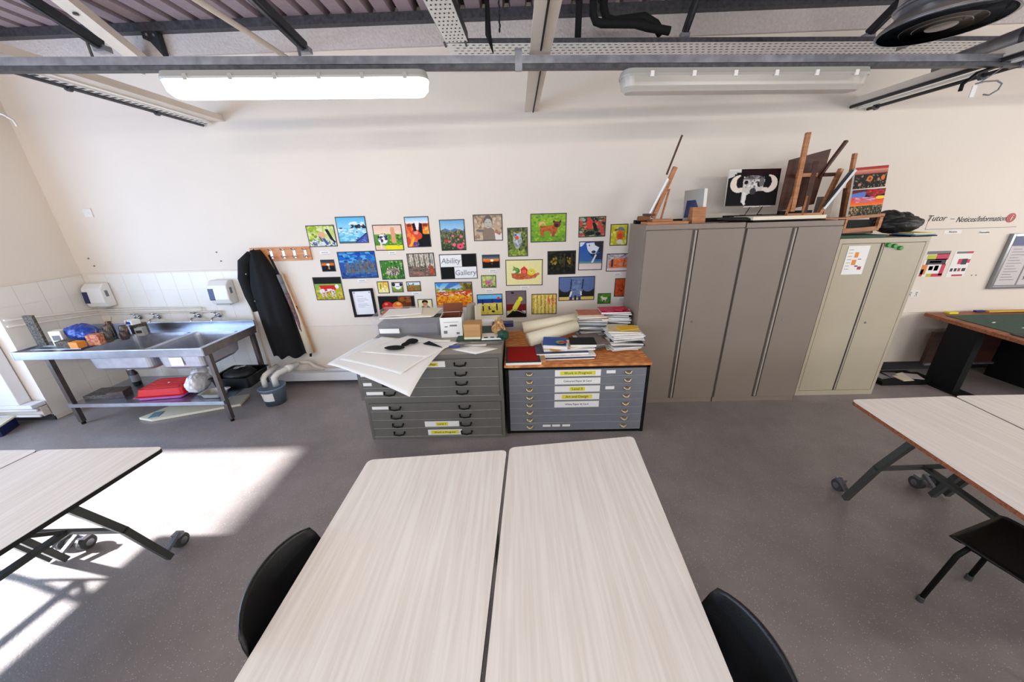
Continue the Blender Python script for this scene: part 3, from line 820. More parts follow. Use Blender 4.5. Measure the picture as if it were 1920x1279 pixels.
MB().obox((0,-.036,.05),(.05,.004,.03)).build('print', M['ink'], bpy.data.objects['striped_carton'])

# things on and under the shelf
def tray_mesh(w, d, h, fl=.02, wall=.004):
    def ring(hx, hy, z, r): return [(p[0], p[1], z) for p in rounded([(-hx,-hy),(hx,-hy),(hx,hy),(-hx,hy)], r)]
    secs = [ring(w/2-fl, d/2-fl, 0, .03), ring(w/2-.006, d/2-.006, h-.004, .03), ring(w/2+.012, d/2+.012, h, .035), ring(w/2-.008, d/2-.008, h-.003, .03), ring(w/2-fl-.004, d/2-fl-.004, wall, .03)]
    m_ = MB(); nn = len(secs[0])
    for s_ in secs: m_.v += s_
    for j in range(len(secs)-1):
        for k in range(nn):
            k2 = (k+1) % nn; m_.f.append((j*nn+k, j*nn+k2, (j+1)*nn+k2, (j+1)*nn+k)); m_.mi.append(0)
    m_.f.append(tuple(reversed(range(nn)))); m_.mi.append(0)
    m_.f.append(tuple((len(secs)-1)*nn+k for k in range(nn))); m_.mi.append(0)
    return m_
tag(tray_mesh(.46,.32,.035).build('plastic_tray', M['pink'], loc=(-3.80,3.28,.256), rot=(0,0,.12)), 'pink plastic tray under the red tray on the sink shelf', 'tray')
rt = thing('plastic_tray', 'red ribbed plastic tray upside down on the sink shelf', 'tray', (-3.80,3.30,.292), .12)
tray_mesh(.46,.32,.07).build('shell', M['redpl'], rt, loc=(0,0,.07), rot=(PI,0,0))
mb = MB()
for k in range(5): mb.box(-.17,-.105+.05*k,.066,.17,-.085+.05*k,.078)
mb.build('ribs', M['redpl'], rt)
MB().lathe((0,0,.078), [(.012,0),(.008,.004),(0,.005)], 10).build('knob', M['white_pl'], rt)
tag(MB().ell((-3.475,3.30,.365),(.085,.14,.108),40,24,jit=.10,seed=3).ell((-3.44,3.26,.38),(.06,.11,.10),30,18,jit=.14,seed=8).ell((-3.50,3.38,.45),(.07,.08,.05),26,16,jit=.16,seed=5).build('carrier_bag', M['white_bag'], subsurf=1, smooth=True), 'white crumpled carrier bag on the sink shelf', 'bag')
tag(tray_mesh(.22,.16,.05).build('shallow_tray', M['grey_pl'], loc=(-3.24,3.20,.256), rot=(0,0,0)), 'shallow blue-grey tray right of the carrier bag on the sink shelf', 'tray')
cr = thing('black_crate', 'black plastic crate with bags jutting out at the right end under the sink', 'crate', (-3.17,3.50,.256), .0)
tray_mesh(.42,.36,.13).build('crate', M['black_pl'], cr, loc=(0,0,0))
MB().ell((.0,.0,.11),(.17,.14,.08),14,8,jit=.15,seed=2).build('black_bag', M['fabric'], cr, subsurf=1, smooth=True)
MB().lathe((.02,-.04,.19), [(.028,0),(.032,.01),(.02,.012)], 12).lathe((.06,.0,.19), [(.024,0),(.028,.01),(.018,.012)], 12).build('chrome_caps', M['chrome'], cr)
a = thing('spray_bottle', 'black bottle with white cap at the left end of the sink shelf', 'bottle', (-4.40,3.5,.25))
MB().lathe((0,0,0), [(.035,0),(.038,.01),(.038,.15),(.02,.18),(.02,.2)], 14).build('body', M['black_pl'], a, smooth=True)
MB().lathe((0,0,.2), [(.035,0),(.035,.03),(.03,.035)], 12).build('cap', M['white_pl'], a)
MB().lathe((0,0,.05), [(.0395,0),(.0395,.08)], 14).build('paper_band', M['inkg'], a)
cbox('junk_tray', (-4.50,3.28,.25), (.30,.20,.04), M['grime'], 'grimy tray of scraps at the left end of the sink shelf', 'tray', .1)
cbox('scrap_box', (-4.32,3.24,.25), (.14,.12,.07), jm2, 'small dark scrap box on the sink shelf beside the bottle', 'box', .3)
a = thing('floor_board', 'dirty white board lying on the floor under the sink shelf', 'board', (-3.70,3.32,.0), .35)
MB().prism([(-.45,-.02),(-.30,-.12),(.50,-.10),(.52,.14),(-.25,.18)], .004, .03).build('board', M['paper_c'], a)
MB().obox((-.30,-.02,.033),(.09,.12,.004)).build('teal_stain', mat('teal_stain', (110,150,160), .6), a)
# waste pipes and bucket
wp = thing('waste_pipes', 'pair of thick white waste pipes bending down into the bucket', 'pipe', (-2.90,3.55,.0))
MB().tube([(-.02,.20,.335),(.0,.02,.335),(.0,-.04,.33),(-.01,-.07,.30),(-.01,-.07,.20)], .030, 14).build('pipe', M['white_pl'], wp, smooth=True)
MB().tube([(.20,.24,.335),(.16,.10,.335),(.12,-.01,.33),(.10,-.05,.30),(.10,-.05,.20)], .034, 14).build('pipe', M['white_pl'], wp, smooth=True)
MB().tube([(.185,.18,.335),(.16,.10,.335)], .042, 14).build('collar', M['white_pl'], wp, smooth=True)
MB().tube([(.20,.30,.33),(.27,.36,.31),(.32,.38,.24),(.42,.40,.19)], .022, 10).build('bend', M['pipe_paint'], wp, smooth=True)
bk = thing('bucket', 'translucent blue-grey bucket with white paper label under the waste pipes', 'bucket', (-2.83,3.47,0))
MB().lathe((0,0,0), [(.0,.004),(.10,.004),(.103,0),(.128,.20),(.140,.205),(.140,.215),(.125,.212),(.098,.012),(0,.012)], 28).build('pail', M['bucket'], bk, smooth=True)
MB().grid(lambda u,v: (.119*math.cos(-2.1+u*1.1)*(.95+.10*v), .119*math.sin(-2.1+u*1.1)*(.95+.10*v), .07+.10*v), 8, 1).build('paper_label', M['paper'], bk, solid=.002)
tag(MB().box(-3.19,3.90,.05,-1.46,3.975,.16).build('pipe_boxing', M['plaster'], bevel=.004), 'low white pipe boxing along the wall between sink and grey chest', 'boxing')
tag(MB().tube([(-2.46,3.93,.19),(-1.47,3.93,.185)], .02, 10).build('floor_pipe', M['plaster'], smooth=True), 'white pipe lying on top of the low boxing left of the chests', 'pipe')
tag(MB().tube([(-1.66,3.90,.19),(-1.66,3.90,.25),(-1.70,3.95,.27)], .016, 8).build('pipe_stub', M['plaster'], smooth=True), 'short white pipe elbow by the wall just left of the grey chest', 'pipe')
tag(MB().lathe((-1.52,3.55,0), [(.045,0),(.045,.10),(.03,.12),(.0,.12)], 14).build('white_pot', M['plaster']), 'small white cup on the floor against the left side of the grey chest', 'cup')

# white boxing, pipes and crate at far left
t = thing('wall_boxing', 'white painted boxed-in duct at the far left below the pipe', 'boxing', (-5.55,3.19,0))
MB().box(-.40,-.10,.24,.30,0.0,1.0).build('panel', M['plaster'], t, bevel=.006)
MB().box(-.42,-.115,.20,.44,0,.24).build('ledge', M['plaster'], t, bevel=.004)
MB().box(-.42,-.06,.08,.44,0,.19).build('skirting_panel', M['trimgrey'] if False else M['pipe_paint'], t, bevel=.004)
for z_, r_ in ((.17,.016),(.10,.014)):
    MB().tube([(-.4,-.085,z_),(.44,-.085,z_)], r_, 8).build('pipe', M['plaster'], t, smooth=True)
MB().tube([(-.08,-.13,.90),(.02,-.13,.60),(.08,-.13,.30)], .007, 6).tube([(-.3,-.13,.42),(-.12,-.13,.40),(-.1,-.13,.34),(.05,-.13,.33)], .006, 6).build('cable', M['inkg'], t, smooth=True)
MB().tube([(-.2,-.12,.46),(-.05,-.12,.46),(-.05,-.12,.38),(.1,-.12,.38)], .012, 8).build('small_pipe', M['plaster'], t, smooth=True)
MB().ell((-.20,-.13,.40),(.03,.02,.03)).build('valve', M['inkg'], t)
t = thing('storage_crate', 'blue crate with a beige lid at the left picture edge', 'crate', (-5.42,2.96,0), .5)
MB().box(-.18,-.14,0,.10,.10,.10).build('crate', M['navy'], t, bevel=.006)
MB().box(-.19,-.15,.10,.11,.11,.118).build('lid', M['paper_c'], t, bevel=.004)
MB().box(-.05,-.146,.03,.08,-.141,.07).build('print', M['paper'], t)
# ------------------------------------------------------------------ hook rail, coat and rolls
hr = thing('hook_rail', 'orange-brown wooden hook rail with silver hooks on the wall', 'hook rail', (-2.68,3.999,1.62))
MB().box(-.34,-.018,-.075,.345,0,.075).build('board', M['hookwood'], hr, bevel=.002)
for hx in (-.26,-.10,.04,.165,.29):
    MB().box(hx-.012,-.022,-.045,hx+.012,-.018,.05).tube([(hx,-.022,.04),(hx,-.06,.055),(hx,-.068,.07)], .006, 8).tube([(hx,-.022,-.02),(hx,-.05,-.045),(hx,-.065,-.03),(hx,-.066,-.01)], .006, 8).build('hook', M['chrome'], hr, smooth=False)
def coatfn(u, v):
    # v 0 top .. 1 bottom
    z = 1.675 - v*1.28
    cx = -2.93 + .055*v
    hw = .03 + .15*min(1, v*3.2)**.8 + .01*v
    a = (u-.5)*2
    y = 3.975 - (.10+.05*math.sin(v*3))*math.sqrt(max(0, 1-a*a)) - .012*math.sin(a*9+v*3)*(v**.5)
    return (cx + a*hw, y, z + .02*math.sin(a*7)*(v > .98))
ct = thing('coat', 'long black coat hanging from the left end of the hook rail', 'coat', (-2.93,3.98,1.67))
m_ = MB().grid(coatfn, 26, 40); m_.v = [(x+2.93,y-3.98,z-1.67) for x,y,z in m_.v]
m_.build('body', M['coat'], ct, smooth=True, solid=.012)
MB().tube([(-.03,-.08,-.03),(-.12,-.09,-.12),(-.175,-.09,-.30),(-.165,-.09,-.50),(-.13,-.09,-.68)], [.04,.062,.062,.056,.05], 12).build('sleeve', M['coat'], ct, smooth=True)
MB().lathe((-.09,-.155,-.24), [(.008,-.004),(.008,.004)], 8, 'y').lathe((-.085,-.15,-.55), [(.007,-.004),(.007,.004)], 8, 'y').build('button', M['inkg'], ct)
um = thing('rolled_umbrella', 'slim furled umbrella with striped grey cloth hanging by its strap beside the coat', 'umbrella', (-2.78,3.93,1.60))
MB().tube([(0,0,.02),(.03,0,-.10),(.055,0,-.22)], .012, 8).build('strap', M['coat'], um, smooth=True)
MB().tube([(.05,0,-.20),(.065,0,-.30)], .024, 10).build('grip', M['inkg'], um, smooth=True)
MB().tube([(.065,0,-.30),(.085,0,-.42)], .022, 10).build('cloth_band', M['inkg'], um, smooth=True, label='pale grey striped band')
MB().tube([(.085,0,-.42),(.13,0,-.70),(.17,0,-1.05)], [.026,.022,.012], 10).build('cloth', mat('maroon_stripe', (112,84,84), .8, noise=(30,.4)), um, smooth=True)
MB().tube([(.17,0,-1.05),(.185,0,-1.22)], .010, 8).build('tip', M['black'], um, smooth=True)
tag(MB().grid(lambda u,v: (-2.685+.02*v+(u-.5)*(.09+.02*v)+.005, 3.965-.03*math.sin(u*PI), 1.02-.60*v), 8, 12).build('dark_folio', M['coat'], smooth=True, solid=.01), 'dark green-black sheet hanging between umbrella and cream roll', 'folder')
ru = thing('rolled_paper', 'tall cream paper roll with dark core leaning on the wall right of the coat', 'paper roll', (-2.60,3.95,.42))
MB().tube([(.0,0,-.0),(-.06,.0,.55),(-.13,.02,1.0)], [.045,.03,.012], 12).build('paper', M['paper_c'], ru, smooth=True)
MB().tube([(.052,0.0,.0),(-.01,.01,.5),(-.09,.02,.98)], .006, 6).build('edge_batten', M['hookwood'], ru)
MB().tube([(-.01,0,-.05),(.0,0,.02)], .014, 8).build('core', M['black'], ru)

# ------------------------------------------------------------------ grey plan chest (two stacked units)
def label_card(par, x, y, z, w, h, s=None, hl=False, m=None, ts=.028):
    o = MB().box(x-w/2, y-.0015, z-h/2, x+w/2, y, z+h/2).build('label_card', m or M['paper'], par)
    if s:
        if hl: MB().box(x-len(s)*ts*.29, y-.002, z-h*.32, x+len(s)*ts*.29, y-.0016, z+h*.32).build('highlight', M['yellow'], par)
        text_obj('lettering', s, ts, par, M['ink'], (x, y-.0024, z))
    return o
def plan_unit(z0, z1, x0, x1, y0, y1, label, labels, top):
    t = thing('plan_chest', label, 'drawers', ((x0+x1)/2, y0, z0), 0, 'stacked grey plan chests')
    cx = (x0+x1)/2; hw = (x1-x0)/2; H = z1-z0
    MB().box(-hw, .012, 0, hw, y1-y0, H).build('carcass', M['chest_top'], t, bevel=.003)
    MB().box(-hw, 0, 0, -hw+.025, .012, H).box(hw-.025, 0, 0, hw, .012, H).box(-hw+.025, 0, H-.035, hw-.025, .012, H).box(-hw+.025, 0, 0, hw-.025, .012, .03).build('front_frame', M['chest'], t)
    n = 4; dz = (H-.065)/n
    for i in range(n):
        zc = H-.035-dz*(i+.5)
        d = MB().box(-hw+.03, -.008, zc-dz/2+.003, hw-.03, .010, zc+dz/2-.003).build('drawer', M['chest'], t, bevel=.002)
        MB().box(-hw+.032, -.0095, zc-dz/2+.003, hw-.032, -.0078, zc-dz/2+.0065).build('worn_edge', M['edge_worn'], d)
        for hx in (-hw+.27, hw-.36):
            MB().tube([(hx-.05,-.008,zc+.012),(hx-.045,-.03,zc-.006),(hx,-.036,zc-.012),(hx+.045,-.03,zc-.006),(hx+.05,-.008,zc+.012)], .0075, 8).build('handle', M['black'], d, smooth=True)
        for (ri, lx, w, h, s, hl) in labels:
            if ri == i: label_card(d, lx-cx, -.008, zc, w, h, s, hl)
    return t
plan_unit(.43, .86, -1.432, -.150, 2.72, 3.66, 'grey steel plan chest stacked on top of the other, white paper over it', [(0,-.76,.24,.055,'Collage',True),(1,-1.36,.075,.03,None,0),(2,-1.35,.075,.03,None,0),(3,-1.30,.15,.03,None,0)], True)
lo = plan_unit(0, .428, -1.410, -.145, 2.73, 3.66, 'lower grey steel plan chest standing on the floor under the other', [(0,-1.28,.15,.03,None,0),(2,-.73,.32,.058,'Level 2',True),(3,-.71,.32,.058,'Work in Progress',True)], False)

# blue-grey plan chest
t = thing('plan_chest', 'blue-grey eight-drawer plan chest in black frame with chipboard top', 'drawers', (.52, 2.79, 0))
MB().box(-.62,.03,.02,.62,.86,.700).build('carcass', M['black'], t)
MB().box(-.645,-.004,0,-.618,.02,.705).box(.618,-.004,0,.645,.02,.705).box(-.645,-.004,.675,.645,.02,.705).box(-.63,.0,.0,.63,.02,.03).build('frame', M['black'], t)
MB().box(-.652,-.03,.705,.648,.90,.730).build('chipboard_top', M['osb'], t, bevel=.002)
dz = .080
txt = {0:('Work in Progress',True), 1:('Coloured Paper & Card',False), 2:('Level 3',True), 3:('Art and Design',True), 4:('White Paper & Card',False)}
for i in range(8):
    zc = .672-dz*(i+.5)
    d = MB().box(-.615,-.006,zc-dz/2+.002,.615,.03,zc+dz/2-.002).build('drawer', M['chest2'], t, bevel=.002)
    MB().box(-.612, -.0075, zc-dz/2+.002, .612, -.0058, zc-dz/2+.0048).build('worn_edge', M['edge_worn'], d)
    for hx in (-.43, .455):
        MB().grid(lambda u,v: (hx+(u-.5)*.075*(1-.25*v), -.006-.026*math.sin(v*PI*.5)*math.sin(u*PI)**.5, zc+.014-.026*v), 8, 4).build('cup_handle', M['brass'], d, smooth=True, solid=.003)
    if i in txt:
        label_card(d, .005, -.006, zc, .41, .062, txt[i][0], txt[i][1], ts=.034 if txt[i][1] else .026)
    if i in (0, 2): label_card(d, .30, -.006, zc+.005, .08, .030)
    if i == 7:
        for lx in (-.27,-.18,-.085): label_card(d, lx, -.006, zc+.01, .075, .022)

# ------------------------------------------------------------------ cupboards
def cupboard(x0, x1, y0, y1, H, m, label, lock_left=False, pale=False):
    t = thing('cupboard', label, 'cupboard', ((x0+x1)/2, y0, 0), 0, None)
    hw = (x1-x0)/2
    MB().box(-hw, .018, 0, hw, y1-y0, H).build('body', m, t, bevel=.003)
    MB().box(-hw, 0, H-.045, hw, .018, H).build('front_rail', m, t, bevel=.002)
    MB().box(-hw, 0, 0, hw, .018, .055).build('front_rail', m, t, bevel=.002)
    if pale:
        MB().box(-hw, 0, .055, -hw+.03, .018, H-.045).build('front_stile', m, t)
        MB().box(hw-.03, 0, .055, hw, .018, H-.045).build('front_stile', m, t)
    e = .034 if pale else .006
    g = .028 if not pale else .012
    pm = M['cab_pull'] if not pale else m
    for s_ in (-1, 1):
        a, b = (-hw+e, -g-(.012 if pale else 0)) if s_ < 0 else (g, hw-e)
        d = MB().box(a, 0.0 if pale else -.012, .06, b, .018, H-.05).build('door', m, t, bevel=.002)
        if s_ > 0:
            MB().lathe((g+.07, -.013 if not pale else -.002, H*.50), [(.009,-.004),(.011,0),(.011,.004)], 12, 'y').build('lock', M['galv'], d)
    MB().box(-g-(.0 if not pale else .012), .004, .06, g, .0175, H-.05).build('door_gap', M['cab_d'] if not pale else M['cab_in'], t)
    MB().box(.0 if not pale else -g+.002, -.013 if not pale else -.004, .065, .014 if not pale else g-.010, .006, H-.055).build('pull_strip', pm, t, bevel=.002)
    return t
cupboard(1.182, 2.078, 3.30, 3.76, 1.850, M['cab'], 'taupe steel two-door cupboard next to the plan chests')
cupboard(2.092, 2.955, 3.30, 3.76, 1.845, M['cab'], 'taupe steel two-door cupboard in the middle of the three cupboards')
lc = cupboard(3.045, 3.885, 3.39, 3.80, 1.672, M['lcab'], 'lower cream steel two-door cupboard at the right end of the row', pale=True)
# poster and magnets on the cream cupboard
po = thing('timetable_sheet', 'white timetable sheet with orange and red squares on the cream cupboard', 'notice', (3.245, 3.388, 1.47))
MB().box(-.10,-.001,-.135,.10,.001,.135).build('sheet', M['paper'], po)
for (x,z,w,h,m) in ((-.005,.05,.035,.05,'orange'),(-.012,-.02,.04,.05,'orange'),(.02,-.055,.03,.012,'blue'),(.055,-.075,.035,.03,'red_i'),(.035,.01,.03,.008,'inkg')):
    MB().box(x-w/2,-.002,z-h/2,x+w/2,-.001,z+h/2).build('print', M[m], po)
for k in range(7): MB().box(-.085,-.0018,.10-.03*k-.004,-.045,-.001,.10-.03*k).build('print', M['inkg'], po)
for i,(x,z) in enumerate(((3.50,1.605),(3.56,1.595),(3.62,1.575))):
    tag(MB().lathe((x,3.388,z), [(.016,-.022),(.02,-.018),(.02,0)], 16, 'y').build('magnet', M['green_m'], bevel=0), ('left','middle','right')[i]+' green round magnet in the row of three on the cream cupboard door', 'magnet', 'green magnets on the cream cupboard')
# plank strips on cupboard tops
tag(MB().box(1.20,3.32,1.851,1.57,3.50,1.873).build('plank', M['wood']), 'orange-brown plank lying at the left end of the cupboard top', 'plank')
tag(MB().box(1.18,3.60,1.851,2.1,3.66,1.885).build('dark_rod', M['black']), 'long dark bar lying behind the plank on the cupboard top', 'bar')
tag(MB().tube([(1.14,3.42,1.905),(1.25,3.42,1.905)], .022, 10).build('dark_tube', M['brown']), 'short dark tube end sticking out left of the plank', 'tube')

# ------------------------------------------------------------------ easels and pictures on the cupboards
def easel_side(label):
    t = thing('table_easel', label, 'easel', (1.36,3.47,1.874))
    MB().bar((-.06,0,.03),(.09,.0,.46),.03,.035).build('mast', M['wood'], t)
    MB().bar((-.05,.03,.03),(.05,.03,.33),.012,.012).bar((.02,0,.40),(.115,0,.71),.012,.014).build('sliding_bar', M['wood_d'], t)
    MB().bar((.02,.02,.0),(.06,.0,.28),.018,.018).build('rear_strut', M['wood'], t)
    MB().box(-.09,-.07,.0,.10,.07,.02).build('base', M['wood'], t)
    MB().bar((-.10,-.10,.06),(-.10,.12,.06),.04,.02).build('ledge', M['wood_d'], t)
    return t
easel_side('small wooden table easel seen edge-on at the left end of the cupboards')
tt = thing('small_canvas', 'thin blue and white canvas seen edge-on leaning on the left easel', 'painting', (1.27,3.45,1.95), rot=(0,.40,-.40))
MB().box(-.012,-.16,0,.004,.16,.30).build('canvas', M['white_pl'], tt)
MB().box(-.014,-.15,.15,-.0125,.15,.28).build('blue_patch', mat('pale_blue', (120,150,210), .6), tt)
MB().box(-.014,-.15,.01,-.0125,.15,.14).build('dark_patch', mat('dark_teal', (40,50,70), .6), tt)
bs = thing('book', 'standing white brochure with black and orange cover beside the wooden block', 'book', (1.69,3.48,1.852), rot=(0,-.06,-.9))
MB().box(-.09,-.03,0,.09,.03,.29).build('pages', M['paper'], bs)
MB().box(-.09,-.032,0,.09,-.03,.29).build('cover', M['grey_pl'], bs)
MB().prism_y([(-.08,.05),(.08,.05),(.02,.20),(-.06,.20)], -.034,-.0325).build('print', M['navy'], bs)
tag(MB().prism_x([(3.36,1.852),(3.46,1.852),(3.44,1.99),(3.38,1.99)], 1.62,1.74).build('wood_block', M['wood']), 'red-brown wooden block in front of the standing brochure', 'block')
tag(MB().ell((2.05,3.42,1.872),(.17,.10,.022),16,6,jit=.15,seed=4).build('black_cloth', M['fabric'], subsurf=1, smooth=True), 'flat black cloth lying between brochure and cream boards', 'cloth')
st = thing('board_stack', 'cream foam board lying flat on the cupboard top under the brown easel', 'board', (2.47,3.45,1.852), .02)
MB().box(-.33,-.13,.012,.33,.16,.042).build('board', M['paper_c'], st)
MB().box(-.31,-.11,0,.30,.15,.012).build('dark_board', M['black'], st)
tag(MB().box(2.10,3.63,1.852,2.80,3.74,1.90).build('flat_folder', M['black'], bevel=.004), 'black flat folder lying behind the cream board', 'folder')
pe = thing('picture_stand', 'thin white wire display stand holding up the ox painting', 'stand', (2.36,3.68,1.90))
MB().box(-.13,-.05,.075,.02,-.035,.082).box(.03,-.05,.078,.13,-.035,.085).build('ledge', M['white_pl'], pe)
MB().tube([(-.06,-.04,.078),(-.06,.02,.0),(-.10,.04,0)], .004, 6).tube([(.06,-.04,.078),(.06,.02,.0),(.12,.04,0)], .004, 6).tube([(0,-.03,.08),(0,.03,.25)], .004, 6).build('wire_legs', M['black'], pe)

# brown easel with board
be = thing('table_easel', 'wooden table easel seen from behind holding a large brown board', 'easel', (2.66,3.46,1.895), .0)
MB().bar((-.08,.0,.03),(-.075,.035,.68),.035,.03).build('mast', M['wood'], be)
MB().bar((.03,-.01,.0),(.055,.03,.45),.04,.03).build('mast', M['wood_d'], be)
MB().bar((-.17,-.06,.0),(-.09,.02,.16),.016,.016).bar((-.03,-.07,.0),(.03,.0,.16),.016,.016).build('strut', M['wood'], be)
MB().bar((-.17,-.06,.008),(.14,-.05,.008),.03,.016).bar((-.10,.02,.34),(.09,.03,.34),.02,.03).build('crosspiece', M['wood'], be)
MB().obox((0,.07,.02),(.30,.04,.035)).build('ledge', M['black'], be)
bb = thing('drawing_board', 'large brown hardboard panel leaning on the wooden easel, seen from behind', 'board', (2.67,3.56,1.95))
MB().prism_y([(-.15,-.02),(.175,.035),(.20,.50),(-.15,.42)], -.006,.006).build('panel', M['wood_d'], bb)
# leaning easel right of it
le = thing('table_easel', 'wooden table easel tilted right behind the brown board with a dark picture', 'easel', (2.92,3.52,1.852))
MB().bar((-.02,.02,.02),(.085,.03,.43),.035,.03).build('mast', M['wood'], le)
MB().bar((-.10,.03,.36),(.08,.05,.66),.03,.02).build('sliding_bar', M['wood_d'], le)
MB().bar((-.08,0,.0),(.03,0,.0),.025,.02).bar((.02,.0,.0),(.02,.03,.18),.012,.012).build('base', M['wood'], le)
MB().bar((-.075,.03,.385),(.03,.03,.385),.04,.03).build('crosspiece', M['wood_d'], le)
lp = thing('small_canvas', 'dark blue canvas seen edge-on in the tilted easel', 'painting', (2.90,3.50,1.94), rot=(0,.42,-.62))
MB().box(-.012,-.14,0,.006,.14,.34).build('canvas', M['paper'], lp)
MB().box(-.022,-.13,.02,-.0125,.13,.33).build('print', mat('night_blue', (22,34,50), .6), lp)
tag(MB().box(2.975,3.56,1.852,3.03,3.70,2.05).build('pale_folder', M['cab']), 'pale card standing between the tilted easel and the sunset canvases', 'card')
tag(MB().box(2.83,3.36,1.851,3.06,3.50,1.862).build('plank', M['wood']), 'thin orange-brown plank at the right end of the taupe cupboards', 'plank')
# easel with two canvases on the cream cupboard
ce = thing('table_easel', 'wooden table easel on the cream cupboard holding two sunset canvases', 'easel', (3.35,3.62,1.70))
MB().bar((-.13,.0,.05),(-.145,.06,.72),.035,.025).build('mast', M['wood'], ce)
MB().bar((-.17,-.03,.03),(-.17,.03,.42),.02,.02).bar((.15,-.03,.0),(.16,.02,.16),.025,.02).build('side_bar', M['wood_d'], ce)
MB().bar((-.18,-.07,.15),(.17,-.07,.17),.05,.028).bar((-.18,-.08,.03),(.16,-.08,.05),.02,.04).bar((-.17,-.08,.05),(-.17,-.08,.15),.02,.02).bar((.15,-.08,.05),(.15,-.08,.16),.03,.03).build('ledge', M['wood'], ce)
MB().box(-.16,-.04,.0,.14,.14,.03).build('base', M['brown_dark'], ce)
MB().box(-.13,-.06,.055,.12,-.02,.13).build('box_contents', M['black'], ce)
gm = thing('cutting_mat', 'green cutting mat lying on the cream cupboard under the easel', 'cutting mat', (3.30,3.56,1.674), -.03)
MB().box(-.26,-.15,0,.18,.16,.022).build('mat', M['green'], gm)
fb = thing('fabric_bundle', 'crumpled black cloth bundle on top of the cream cupboard', 'cloth', (3.74,3.60,1.70))
MB().ell((0,0,.08),(.21,.13,.09),34,20,jit=.10,seed=3).ell((-.08,.02,.14),(.11,.10,.07),24,14,jit=.15,seed=6).ell((.13,.02,.09),(.11,.10,.05),24,14,jit=.15,seed=7).ell((.04,0,.15),(.07,.06,.04),20,12,jit=.15,seed=8).build('cloth', M['fabric'], fb, subsurf=1, smooth=True)
for i,(m,lb,dz_,rz) in enumerate(((M['black'],'black folder at the bottom of the pile on the cream cupboard',0,0),(mat('pale_blue_card',(120,150,200),.6),'pale blue card in the pile at the right end of the cream cupboard',.012,.1),(mat('pale_yellow_card',(226,218,130),.6),'pale yellow card on top of the pile at the right end of the cream cupboard',.022,-.06))):
    tag(MB().obox((0,0,.006),(.24-.03*i,.20,.01)).build('card_sheet', m, loc=(3.80,3.48,1.674+dz_), rot=(0,0,rz)), lb, 'card')

# ------------------------------------------------------------------ things on the grey plan chest
def sheet(name, pts, z, label, sag=None, m=None, seed=0, n=18, cat='paper'):
    """quad sheet on a top at height z; sag(x,y)->dz"""
    A_, B_, C_, D_ = [Vector(p) for p in pts]
    rnd = random.Random(seed)
    def fn(u, v):
        p = A_*(1-u)*(1-v) + B_*u*(1-v) + C_*u*v + D_*(1-u)*v
        zz = z + (sag(p.x, p.y) if sag else 0)
        return (p.x, p.y, zz)
    return tag(MB().grid(fn, n, n).build(name, m or M['paper'], smooth=True, solid=.0012), label, cat)
def drape(x, y):
    d = 0.0
    ov = max(0, 2.715-y)
    d -= ov*ov*.35
    ovx = max(0, -1.44-x)
    d -= ovx*ovx*.4
    return d
sheet('paper_sheet', [(-1.60,2.60),(-.80,2.19),(-.66,2.90),(-1.44,3.20)], .866, 'large white sheet hanging over the front corner of the grey chest, lowest of the pile', lambda x,y: drape(x,y)*1.1, seed=1)
sheet('paper_sheet', [(-1.52,2.66),(-.92,2.40),(-.62,2.93),(-1.36,3.22)], .870, 'large white sheet on the grey chest, middle of the pile', lambda x,y: drape(x,y)*.8)
sheet('paper_sheet', [(-1.40,2.80),(-.78,2.66),(-.56,2.99),(-1.10,3.22)], .874, 'white sheet on the grey chest, uppermost of the pile under the black brush', lambda x,y: drape(x,y)*.5)
sheet('paper_sheet', [(-.60,2.84),(-.37,2.72),(-.18,2.84),(-.40,2.93)], .8625, 'small white sheet with pointed corners near the right front of the grey chest', n=4)
sheet('paper_sheet', [(-.50,2.93),(-.30,2.91),(-.28,2.99),(-.44,3.01)], .8650, 'small white sheet half hidden behind the metal ruler on the grey chest', n=4)
tag(MB().obox((0,0,.003),(.42,.03,.004)).build('ruler', M['alu'], loc=(-.36,2.955,.869), rot=(0,0,.02)), 'long metal ruler lying across the right side of the grey chest', 'ruler')
tag(MB().obox((0,0,.006),(.10,.022,.010)).build('blue_marker', M['blue'], loc=(-.58,2.90,.864), rot=(0,0,.05)), 'blue marker lying beside the metal ruler', 'marker')
tag(MB().obox((0,0,.004),(.36,.04,.003)).build('paper_strip', M['paper'], loc=(-.82,3.02,.878), rot=(0,0,-.02)), 'long white paper strip behind the black scissors', 'paper')
tag(MB().prism([(-.84,3.02),(-.68,2.85),(-.88,2.95)], .880, .884).build('black_triangle', M['black']), 'black paper triangle right of the black brush', 'paper')
tag(MB().ell((-1.10,2.83,.898),(.10,.035,.018),14,8,jit=.1,seed=1).ell((-.99,2.98,.900),(.06,.05,.02),12,8,jit=.15,seed=2).tube([(-1.06,2.86,.90),(-.99,2.96,.90)], .022, 8).build('black_brush', M['black'], subsurf=1, smooth=True), 'black brush lying on the white sheets', 'brush')
